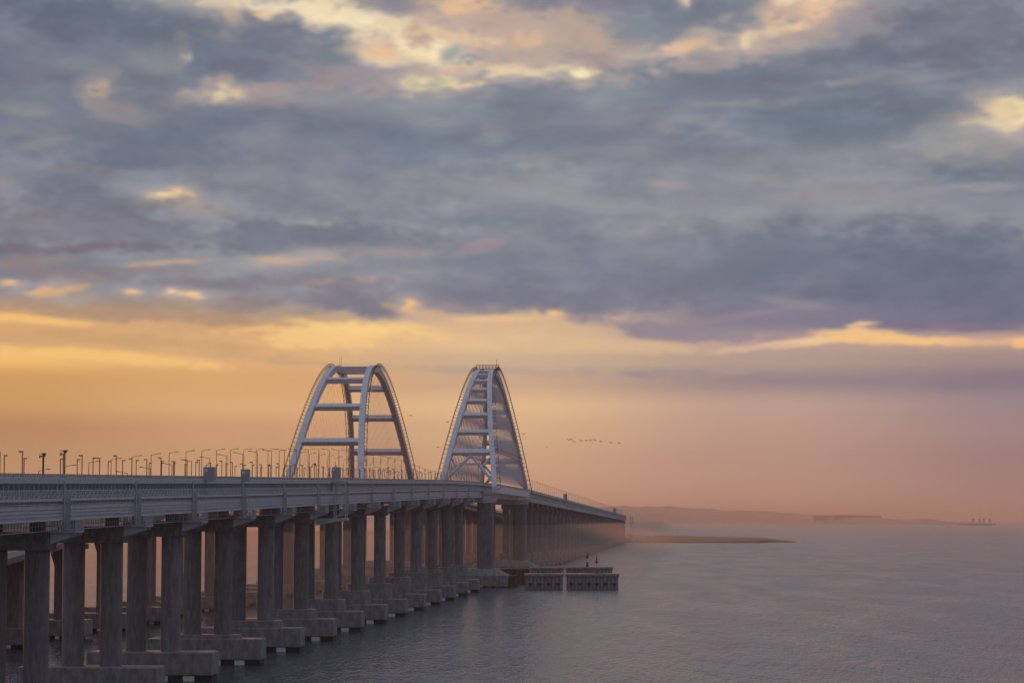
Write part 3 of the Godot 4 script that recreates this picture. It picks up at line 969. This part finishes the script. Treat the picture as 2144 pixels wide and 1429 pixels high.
func beacon(at: Vector3, lower: Material, tip: Material, label: String):
	var o := thing("beacon", label, "beacon", at)
	var m := MB.new()
	m.block(Vector3(-0.9, 0, -0.9), Vector3(0.9, 0.4, 0.9), 0.08)
	part("base", m, M.cap, o)
	m = MB.new()
	m.cyl(Vector3(0, 0.38, 0), 0.5, 0.45, 2.2, 12)
	part("tower_band", m, lower, o)
	m = MB.new()
	m.cyl(Vector3(0, 2.58, 0), 0.45, 0.38, 1.6, 12)
	part("tower_band", m, M.white_paint, o)
	m = MB.new()
	m.cyl(Vector3(0, 4.18, 0), 0.38, 0.9, 0.6, 12)
	m.cyl(Vector3(0, 4.78, 0), 0.95, 0.95, 0.2, 12)
	part("gallery", m, tip, o)
	m = MB.new()
	m.cyl(Vector3(0, 4.95, 0), 0.32, 0.28, 1.6, 10)
	part("lantern", m, tip, o)
	m = MB.new()
	m.cyl(Vector3(0, 6.55, 0), 0.1, 0.06, 1.2, 8)
	part("mast", m, tip, o)

func bird_mesh(flap: float) -> ArrayMesh:
	# body, neck and two bent wings as one skin
	var m := MB.new()
	var body := []
	for k in [[-0.34, 0.01, 0.01], [-0.2, 0.05, 0.045], [0.0, 0.085, 0.08], [0.16, 0.06, 0.06], [0.25, 0.05, 0.05], [0.33, 0.008, 0.01]]:
		var ring := []
		for i in 6:
			var g := TAU * i / 6
			ring.append(Vector3(cos(g) * k[1], sin(g) * k[2], -k[0]))
		body.append(ring)
	m.loft(body)
	for s in [-1.0, 1.0]:
		var a := Vector3(s * 0.05, 0.04, 0)
		var b := Vector3(s * 0.34, 0.04 + flap * 0.26, -0.04)
		var c := Vector3(s * 0.72, 0.04 + flap * 0.14, 0.1)
		var rings := []
		for k in [[a, 0.13], [b, 0.12], [c, 0.02]]:
			var p: Vector3 = k[0]
			var w: float = k[1]
			rings.append([p + Vector3(0, 0, -w), p + Vector3(0, 0.03, 0), p + Vector3(0, 0, w), p + Vector3(0, -0.03, 0)])
		m.loft(rings)
	return m.mesh()

func ridge(rows: Array, cols: int, seed_: int, rough: float) -> MB:
	# a hill from a list of [x, near depth, far depth, height]: a height field with a crest between two shores
	var f := FastNoiseLite.new()
	f.seed = seed_
	f.frequency = 1.0
	f.fractal_octaves = 5
	var m := MB.new()
	var g := []
	for r in rows:
		var line := []
		for k in cols + 1:
			var t := float(k) / cols
			var d: float = lerpf(r[1], r[2], t)
			var h: float = r[3] * pow(sin(PI * clampf(t, 0.0, 1.0)), 0.55)
			h += f.get_noise_2d(r[0] * rough, d * rough) * r[3] * 0.16 * sin(PI * t)
			line.append(Vector3(r[0] * (d / r[1]), h - (1.5 if k == 0 or k == cols else 0.0), -d))
		g.append(line)
	for i in rows.size() - 1:
		for k in cols:
			m.quad(g[i][k], g[i + 1][k], g[i + 1][k + 1], g[i][k + 1])
	return m

func smooth_rows(src: Array, n: int) -> Array:
	var out := []
	for i in src.size() - 1:
		for k in n:
			var t := float(k) / n
			var r := []
			for c in 4: r.append(lerpf(src[i][c], src[i + 1][c], t))
			out.append(r)
	out.append(src[-1])
	return out

# ---------------------------------------------------------------- the place
func build():
	make_materials()
	var m := MB.new()
	m.quad(Vector3(-40000, 0, 3000), Vector3(40000, 0, 3000), Vector3(40000, 0, -60000), Vector3(-40000, 0, -60000))
	setting("sea", m, M.sea)

	# far shore: low hills that run out to the right, lower and nearer as they go
	var hills := []
	for p in [[-1500, 1040, 21000, 1066], [600, 1040, 21000, 1068], [1000, 1040, 21000, 1066], [1180, 1040, 20500, 1063], [1310, 1040, 20000, 1060], [1400, 1040, 19500, 1062], [1460, 1040, 19000, 1064], [1510, 1040, 18500, 1067],
			[1560, 1040, 18000, 1068], [1610, 1040, 17500, 1071], [1650, 1040, 17000, 1075], [1700, 1040, 16000, 1077], [1760, 1040, 15200, 1080], [1840, 1040, 14500, 1083], [1890, 1040, 14000, 1088], [1935, 1040, 13700, 1085], [1975, 1040, 13500, 1090], [2040, 1040, 13200, 1093], [2085, 1040, 13000, 1098]]:
		var d: float = p[2]
		hills.append([(p[0] - 1072.0) * d / 5000.0, d, d + 1600.0, maxf(28.0 + (1088.0 - p[3]) * (d + 800.0) / 5000.0, 4.0)])
	setting("hills", ridge(smooth_rows(hills, 8), 8, 3, 0.002), M.hill)

	# the low sandy spit where the viaducts come down
	var spit := []
	for p in [[-400, 4600, 5600, 5.0], [500, 4700, 5700, 5.0], [900, 4300, 5500, 4.5], [1130, 3300, 4900, 3.5], [1300, 2880, 4500, 3.2], [1400, 2870, 4250, 3.0], [1480, 2870, 3950, 3.0], [1540, 2880, 3700, 3.4], [1590, 2900, 3560, 4.0], [1610, 2960, 3400, 3.2], [1630, 2990, 3220, 2.0], [1650, 3010, 3130, 1.6], [1668, 3030, 3060, 0.4]]:
		var d: float = p[1]
		spit.append([(p[0] - 1072.0) * d / 5000.0, d, p[2], p[3]])
	setting("spit", ridge(smooth_rows(spit, 14), 10, 8, 0.02), M.spit)

	# ---- railway viaduct ----
	var group := "round-column piers under the railway viaduct"
	for k in range(-2, 12):
		var d := 423.0 + SPAN * k if k >= 0 else 423.0 + 43.0 * k
		rail_pier(d, clampf(0.75 * k, 0.0, 5.6), true, "concrete pier, its two round columns standing straight on the pile cap" if k < 1 else "concrete pier, its two round columns on a low rounded plinth" if k < 5 else "concrete pier, its two round columns on a tall rounded plinth", group)
	var far_start := 1200.0 + 46.0
	for k in 41:
		rail_pier(far_start + SPAN * k, maxf(5.6 - 0.4 * k, 0.0), false, "hazy concrete pier with two round columns beyond the dense-hanger arch", "far piers of the railway viaduct")
	arch_pier(1005.0, rail_x(1005.0), 7.6, 3.4, 35.2, 17.4, "massive concrete pier carrying the near foot of the dense-hanger arch", 13.2)
	arch_pier(1198.0, rail_x(1198.0), 7.6, 3.0, 35.6, 16.5, "massive concrete pier carrying the far foot of the dense-hanger arch", 13.2)
	var deck := thing("railway_deck", "grey steel railway deck with railings and a lower walkway", "bridge deck", Vector3.ZERO)
	var stops := []
	for k in range(-5, 12): stops.append(423.0 + SPAN * k if k >= 0 else 423.0 + 43.0 * k)
	stops.append(1000.0)
	var beyond := [1203.0]
	for k in 41: beyond.append(far_start + SPAN * k)
	var near_proto: Node3D = null
	var far_proto: Node3D = null
	for chain in [stops, [1000.0, 1203.0], beyond]:
		for i in chain.size() - 1:
			var p := on(rail_x(chain[i]), chain[i], rail_top(chain[i]))
			var q := on(rail_x(chain[i + 1]), chain[i + 1], rail_top(chain[i + 1]))
			var length := p.distance_to(q)
			var near: bool = chain[i] < 1100.0
			var s: Node3D
			if absf(length - SPAN * sqrt(1.0 + SLOPE * SLOPE)) < 0.1:
				var proto := near_proto if near else far_proto
				if proto:
					s = proto.duplicate()
					s.name = "span"
					deck.add_child(s, true)
				else:
					s = rail_span(deck, length, near)
					if near: near_proto = s
					else: far_proto = s
			else:
				s = rail_span(deck, length, near)
			s.position = p
			s.rotation = Vector3(asin((q.y - p.y) / length), turn, 0)
	# tie girders at the feet of the dense arch
	var tie := group_part("arch_floor", deck, on(rail_x(1002.0), 1002.0, 0))
	tie.rotation.y = turn
	for s in [-1.0, 1.0]:
		m = MB.new()
		m.block(Vector3(s * 11.6 - 0.9, 39.2, -203.0), Vector3(s * 11.6 + 0.9, 42.0, 3.0), 0.1)
		part("tie_girder", m, M.arch_paint, tie)
		m = MB.new()
		for k in 120:
			m.bar(Vector3(s * 12.2, 42.0, -1.0 - k * 1.68), Vector3(s * 12.2, 43.2, -1.0 - k * 1.68), 0.08, 0.08)
		for yy in [42.6, 43.2]: m.bar(Vector3(s * 12.2, yy, 2.0), Vector3(s * 12.2, yy, -202.0), 0.09, 0.09)
		part("tie_railing", m, M.galvanised, tie)
	for k in 29:
		m = MB.new()
		m.box(Vector3(-10.7, 38.9, -k * 7.0 - 0.3), Vector3(10.7, 40.4, -k * 7.0 + 0.3))
		part("floor_beam", m, M.girder, tie)
	rail_arch()

	# ---- road viaduct ----
	var road_stops := [481.0, 527.0, 567.0, 607.0, 649.0, 693.0, 740.0, 786.6, 833.2, 879.8, 926.4, 966.0]
	for d in road_stops:
		road_pier(d, "brown-lit road pier with two wide columns behind the railway viaduct", "road viaduct piers before the arches")
	for k in 26:
		road_pier(1255.0 + SPAN * k, "hazy road pier behind the railway viaduct beyond the arches", "road viaduct piers beyond the arches")
	arch_pier(1005.0, road_x(1005.0), 12.0, 3.4, 36.0, 22.0, "massive concrete pier carrying the near foot of the cable arch", 17.0)
	arch_pier(1198.0, road_x(1198.0), 12.0, 3.4, 36.0, 22.0, "massive concrete pier carrying the far foot of the cable arch", 17.0)
	var road := thing("road_deck", "asphalt road deck on steel girders behind the railway viaduct", "bridge deck", Vector3.ZERO)
	var rs := []
	rs.append(388.0); rs.append(434.0)
	rs.append_array(road_stops)
	rs.append(1005.0); rs.append(1053.0); rs.append(1101.0); rs.append(1150.0); rs.append(1200.0)
	for k in 26: rs.append(1255.0 + SPAN * k)
	var road_proto: Node3D = null
	for i in rs.size() - 1:
		var p := on(road_x(rs[i]), rs[i], road_top(rs[i]))
		var q := on(road_x(rs[i + 1]), rs[i + 1], road_top(rs[i + 1]))
		var length := p.distance_to(q)
		var s := road_span(road, length)
		s.position = p
		s.rotation = Vector3(asin((q.y - p.y) / length), turn, 0)
	road_arch()

	# ---- lamps and posts ----
	var proto := thing("railing_lamp", "short dark lamp post on the railway deck parapet", "lamp post", Vector3.ZERO, "lamp posts along the railway deck")
	m = MB.new()
	m.bar(Vector3(0, -0.9, 0), Vector3(0, 2.7, 0), 0.115, 0.115)
	m.box(Vector3(-0.2, -0.9, -0.2), Vector3(0.2, -0.55, 0.2))
	part("post", m, M.dark_steel, proto)
	m = MB.new()
	m.box(Vector3(-0.5, 2.66, -0.09), Vector3(0.08, 2.78, 0.09))
	part("lamp_head", m, M.dark_steel, proto)
	m = MB.new()
	m.box(Vector3(-0.46, 2.56, -0.08), Vector3(-0.2, 2.66, 0.08))
	part("lens", m, M.lens, proto)
	var first := true
	for side in [1.0, -1.0]:
		for k in range(0, 67):
			var d := 309.0 + 10.35 * k + (-0.4 if side < 0 else 0.0)
			if d > 998.0: break
			var o := proto if first else copy(proto)
			first = false
			o.position = on(rail_x(d), d, rail_top(d)) + right_dir * 5.75 * side
			o.rotation.y = turn + (PI if side < 0 else 0.0)
			o.set_meta("label", "short dark lamp post on the outer parapet of the railway deck" if side > 0 else "short dark lamp post on the railway parapet facing the road deck")
			o.scale.y = 1.0 + 0.1 * sin(k * 2.3)
	var fp := thing("railing_post", "thin tall post on the railway deck beyond the dense-hanger arch", "lamp post", Vector3.ZERO, "posts along the far railway deck")
	m = MB.new()
	m.bar(Vector3(0, -0.9, 0), Vector3(0, 5.5, 0), 0.16, 0.16)
	part("post", m, M.galvanised, fp)
	m = MB.new()
	m.box(Vector3(-1.0, 5.4, -0.13), Vector3(0.1, 5.6, 0.13))
	part("lamp_head", m, M.galvanised, fp)
	for k in 84:
		var d := 1215.0 + 21.0 * k
		var o := fp if k == 0 else copy(fp)
		o.position = on(rail_x(d), d, rail_top(d)) + right_dir * 5.75
		o.rotation.y = turn
	# tall lamps on the road deck, arms over the lanes
	var lp := thing("road_lamp", "tall slim road lamp with one outreach arm on the road deck", "street lamp", Vector3.ZERO, "lamps along both edges of the road deck")
	m = MB.new()
	m.cyl(Vector3(0, 0, 0), 0.17, 0.09, 12.0, 8)
	part("pole", m, M.dark_steel, lp)
	m = MB.new()
	m.rod(Vector3(0, 11.9, 0), Vector3(2.3, 12.35, 0), 0.07)
	part("arm", m, M.dark_steel, lp)
	m = MB.new()
	m.block(Vector3(2.1, 12.27, -0.18), Vector3(3.1, 12.47, 0.18), 0.05)
	part("lamp_head", m, M.dark_steel, lp)
	first = true
	for side in [-1.0, 1.0]:
		for k in range(0, 34):
			var d := 540.0 + 25.5 * k + (11.0 if side > 0 else 0.0)
			var o := lp if first else copy(lp)
			first = false
			o.position = on(road_x(d), d, road_top(d)) + right_dir * 13.4 * side
			o.rotation.y = turn + (PI if side > 0 else 0.0)
	# masts with cameras among the railway lamps
	for d in [341.0, 371.0, 565.0, 700.0]:
		var o := thing("camera_mast", "dark mast with hanging round cameras above the railway parapet", "camera mast", on(rail_x(d), d, rail_top(d)) + right_dir * (5.7 if d != 371.0 else -5.7), "camera masts on the railway deck", turn)
		m = MB.new()
		m.bar(Vector3(0, -0.9, 0), Vector3(0, 3.3, 0), 0.15, 0.15)
		part("post", m, M.dark_steel, o)
		m = MB.new()
		m.box(Vector3(-0.28, 3.22, -0.2), Vector3(0.36, 3.4, 0.2))
		m.box(Vector3(-0.15, 3.0, -0.15), Vector3(0.2, 3.22, 0.15))
		part("bracket", m, M.dark_steel, o)
		m = MB.new()
		m.cyl(Vector3(-0.6, 2.6, 0), 0.08, 0.16, 0.25, 10)
		m.cyl(Vector3(-0.6, 2.85, 0), 0.16, 0.08, 0.16, 10)
		m.bar(Vector3(-0.6, 3.0, 0), Vector3(-0.6, 3.3, 0), 0.05, 0.05)
		m.bar(Vector3(-0.62, 3.3, 0), Vector3(-0.2, 3.3, 0), 0.06, 0.06)
		part("camera", m, M.dark_steel, o)
	# equipment cabinets on the parapet
	for c in [[436.0, 1.9, 1.7, "grey equipment cabinet on the railway parapet, widest of the row"], [472.0, 1.6, 1.5, "small grey equipment cabinet on the railway parapet"], [590.0, 2.0, 2.7, "tall grey cabinet on top of the braced stair tower"],
			[1640.0, 2.6, 3.6, "grey cabinet on the far railway deck halfway to the spit"], [2640.0, 3.2, 5.0, "grey cabinet near the far end of the railway deck"]]:
		var d: float = c[0]
		var o := thing("equipment_cabinet", c[3], "cabinet", on(rail_x(d), d, rail_top(d)) + right_dir * (6.6 if d < 700.0 else 6.0), "", turn)
		m = MB.new()
		m.block(Vector3(-0.7, -0.9, -c[1] * 1.1), Vector3(c[1] - 0.7, c[2], 0), 0.06)
		part("housing", m, M.cabinet, o)
		m = MB.new()
		m.box(Vector3(-0.55, 0.1, 0.0), Vector3(c[1] - 0.85, c[2] - 0.2, 0.04))
		part("door", m, M.cabinet, o)
		m = MB.new()
		m.box(Vector3(-0.4, c[2] - 0.9, 0.04), Vector3(0.1, c[2] - 0.4, 0.1))
		part("vent", m, M.white_panel, o)
	# stair tower of steel that stands on a pier bracket
	var td := 590.0
	var o := thing("stair_tower", "open steel stair tower with diagonal braces beside the railway deck", "stair tower", on(rail_x(td), td) + right_dir * 8.2, "", turn)
	var ty := rail_top(td)
	for x in [-1.4, 1.4]:
		for z in [-1.6, 1.6]:
			m = MB.new()
			m.bar(Vector3(x, ty - 9.9, z), Vector3(x, ty - 0.6, z), 0.2, 0.2)
			part("post", m, M.girder, o)
	for k in 4:
		var ya := ty - 9.9 + k * 2.32
		for z in [-1.6, 1.6]:
			m = MB.new()
			if k % 2 == 0: m.bar(Vector3(-1.4, ya, z), Vector3(1.4, ya + 2.32, z), 0.14, 0.14)
			else: m.bar(Vector3(1.4, ya, z), Vector3(-1.4, ya + 2.32, z), 0.14, 0.14)
			m.bar(Vector3(-1.4, ya + 2.32, z), Vector3(1.4, ya + 2.32, z), 0.14, 0.14)
			part("brace", m, M.girder, o)
	m = MB.new()
	m.box(Vector3(-2.0, ty - 1.1, -2.0), Vector3(2.0, ty - 0.9, 2.0))
	part("landing", m, M.galvanised, o)
	m = MB.new()
	m.loft([[Vector3(-6.0, ty - 11.6, -1.8), Vector3(-6.0, ty - 11.6, 1.8), Vector3(-6.0, ty - 9.9, 1.8), Vector3(-6.0, ty - 9.9, -1.8)],
		[Vector3(1.8, ty - 10.3, -1.8), Vector3(1.8, ty - 10.3, 1.8), Vector3(1.8, ty - 9.9, 1.8), Vector3(1.8, ty - 9.9, -1.8)]])
	part("bracket", m, M.girder, o)

	# ---- fenders and beacons in the fairway ----
	dolphin(972.0, 5.6, 20.5, 14.0, 6.2, "grey sheet-pile fender with orange-lit corner beside the arch pier")
	dolphin(972.0, 22.4, 43.0, 14.0, 6.2, "longest grey sheet-pile fender, the red and white beacon on it")
	dolphin(1085.0, 8.6, 22.9, 14.0, 6.7, "grey sheet-pile fender behind the one with the lit corner")
	dolphin(1085.0, 25.1, 45.3, 14.0, 6.7, "grey sheet-pile fender carrying the dark beacon")
	dolphin(1052.0, -9.0, 7.6, 10.0, 7.2, "dark brown sheet-pile wall behind the near arch pier", true)
	dolphin(1001.0, -1.4, 1.9, 12.0, 5.4, "small dark brown sheet-pile box touching the arch pier base", true)
	beacon(on(34.5, 976.0, 6.2), M.red_paint, M.red_paint, "red and white beacon on the longest fender")
	beacon(on(34.2, 1090.0, 6.4), M.green_paint, M.green_paint, "dark green and white beacon on the rear fender")

	# ---- lattice mast at the end of the viaduct ----
	o = thing("lattice_mast", "thin lattice mast hanging beside the end of the railway deck", "mast", on(146.5, 2930.0))
	m = MB.new()
	for x in [-1.5, 1.5]:
		for z in [-1.5, 1.5]:
			m.bar(Vector3(x, 0, z), Vector3(x, 32, z), 0.4, 0.4)
	part("leg_frame", m, M.galvanised, o)
	m = MB.new()
	for k in 10:
		m.bar(Vector3(-1.5, k * 3.2, 1.5), Vector3(1.5, k * 3.2 + 3.2, 1.5), 0.3, 0.3)
		m.bar(Vector3(1.5, k * 3.2, 1.5), Vector3(-1.5, k * 3.2 + 3.2, 1.5), 0.3, 0.3)
	part("lattice", m, M.galvanised, o)

	# ---- birds ----
	var wings := [bird_mesh(0.5), bird_mesh(-0.2), bird_mesh(0.15)]
	var k := 0
	for b in [[1190, 921], [1196, 920], [1201, 925], [1216, 923], [1228, 922.5], [1237, 922], [1245, 921.5], [1258, 924], [1279, 927], [1296, 928]]:
		var bo := MeshInstance3D.new()
		bo.name = numbered("bird")
		bo.mesh = wings[k % 3]
		bo.material_override = M.bird
		var d := 640.0 + 6.0 * (k % 4)
		bo.position = on((b[0] - 1072.0) * d / 5000.0, d, 28.0 + (1088.0 - b[1]) * d / 5000.0)
		bo.rotation = Vector3(0.75, 0.15 * (k % 3), -0.42 + 0.12 * (k % 3))
		bo.scale = Vector3.ONE * 0.85
		add_child(bo)
		bo.set_meta("label", "small dark bird in the line of birds over the water")
		bo.set_meta("category", "bird")
		bo.set_meta("group", "birds flying in a line")
		k += 1
	for b in [[860, 870, "dark gull gliding beside the cable arch"], [1096, 909, "dark gull gliding past the outer rib of the dense-hanger arch"], [937, 884, "dark gull gliding past the inner rib of the dense-hanger arch"], [917, 936, "dark gull low between the two arches"], [1145, 937, "tiny lone bird below the line of birds"]]:
		var bo := MeshInstance3D.new()
		bo.name = numbered("bird")
		bo.mesh = wings[k % 3]
		bo.material_override = M.bird
		var d := 760.0
		bo.position = on((b[0] - 1072.0) * d / 5000.0, d, 28.0 + (1088.0 - b[1]) * d / 5000.0)
		bo.rotation = Vector3(0.75, 0.2, -0.1 * (k % 3))
		bo.scale = Vector3.ONE * (0.5 if k == 14 else 0.95)
		add_child(bo)
		bo.set_meta("label", b[2])
		bo.set_meta("category", "bird")
		k += 1

	# ---- harbour on the far shore ----
	for c in [[1748, 15300, 150, 1079], [1800, 15000, 200, 1078.5], [1848, 14800, 130, 1079.5]]:
		var d: float = c[1]
		var y: float = 28.0 + (1088.0 - c[3]) * d / 5000.0
		o = thing("warehouse", "long low hazy warehouse along the far shore", "building", on((c[0] - 1072.0) * d / 5000.0, d + 500.0, y - 16.0), "warehouses on the far shore")
		m = MB.new()
		m.box(Vector3(-c[2] * 0.5, -14, -60), Vector3(c[2] * 0.5, 14, 0))
		part("wall", m, M.hill, o)
		m = MB.new()
		m.loft([MB.ring(-c[2] * 0.5 - 3, c[2] * 0.5 + 3, -63, 3, 14), MB.ring(-c[2] * 0.5, c[2] * 0.5, -32, -28, 19)])
		part("roof", m, M.hill, o)
	o = thing("white_building", "long pale building on the crest of the far hills", "building", on((1446 - 1072.0) * 20000.0 / 5000.0, 20000.0, 116.0))
	m = MB.new()
	m.box(Vector3(-26, -12, -30), Vector3(26, 14, 0))
	part("wall", m, M.white_paint, o)
	m = MB.new()
	m.loft([MB.ring(-28, 28, -32, 2, 14), MB.ring(-26, 26, -16, -14, 18)])
	part("roof", m, M.white_paint, o)
	o = thing("shed", "small dark shed on the low spit near the end of the viaduct", "building", on((1358 - 1072.0) * 3300.0 / 5000.0, 3300.0, 2.0))
	m = MB.new()
	m.box(Vector3(-4.5, -2, -6), Vector3(4.5, 3.4, 0))
	part("wall", m, M.fascia, o)
	m = MB.new()
	m.loft([MB.ring(-5, 5, -6.5, 0.5, 3.4), MB.ring(-5, 5, -3.2, -2.8, 5.2)])
	part("roof", m, M.galvanised, o)
	for c in [[2036, 62, -0.25], [2049, 74, 0.05], [2058, 45, 0.2], [2070, 66, 0.18]]:
		var d := 12900.0
		o = thing("harbour_crane", "hazy harbour crane with raised jib on the far shore", "crane", on((c[0] - 1072.0) * d / 5000.0, d), "cranes on the far shore")
		m = MB.new()
		for x in [-6.0, 6.0]:
			for z in [-6.0, 6.0]: m.bar(Vector3(x, 0, z), Vector3(x * 0.4, 26, z * 0.4), 1.6, 1.6)
		part("portal", m, M.hill, o)
		m = MB.new()
		m.block(Vector3(-6, 25, -5), Vector3(6, 33, 5), 0.5)
		part("cab", m, M.hill, o)
		m = MB.new()
		m.bar(Vector3(2, 30, 0), Vector3(2 + c[1] * c[2], c[1] + 10.0, 0), 1.5, 1.5)
		part("jib", m, M.hill, o)
	o = thing("quay", "low hazy quay under the harbour cranes on the far shore", "quay", on((2055 - 1072.0) * 12850.0 / 5000.0, 12850.0))
	m = MB.new()
	m.block(Vector3(-130, -1, -40), Vector3(70, 9, 0), 0.5)
	part("quay_wall", m, M.hill, o)

	# ---- low mist over the water, from the arches outwards ----
	var fog := FogVolume.new()
	fog.name = "mist"
	fog.size = Vector3(520, 25.5, 1830)
	fog.position = on(-32.5 + 0.08 * 1935.0, 1935.0, 12.8) - Vector3(1, 0, 0.08).normalized() * 260.0
	fog.rotation.y = -atan(0.08)
	var fm := FogMaterial.new()
	fm.density = 0.00056
	fm.albedo = Color(1.0, 0.87, 0.76)
	fog.material = fm
	add_child(fog)
	fog.set_meta("kind", "stuff")
	fog.set_meta("label", "thin warm mist lying on the water beyond the arches")
	fog.set_meta("category", "mist")
	var fog2 := FogVolume.new()
	fog2.name = "mist_001"
	fog2.size = Vector3(150, 24.0, 400)
	fog2.position = on(road_x(830.0), 830.0, 12.05) + right_dir * -30.0
	fog2.rotation.y = turn
	var fm2: FogMaterial = fm.duplicate()
	fm2.density = 0.0012
	fog2.material = fm2
	add_child(fog2)
	fog2.set_meta("kind", "stuff")
	fog2.set_meta("label", "thin warm mist drifting between the road viaduct piers")
	fog2.set_meta("category", "mist")
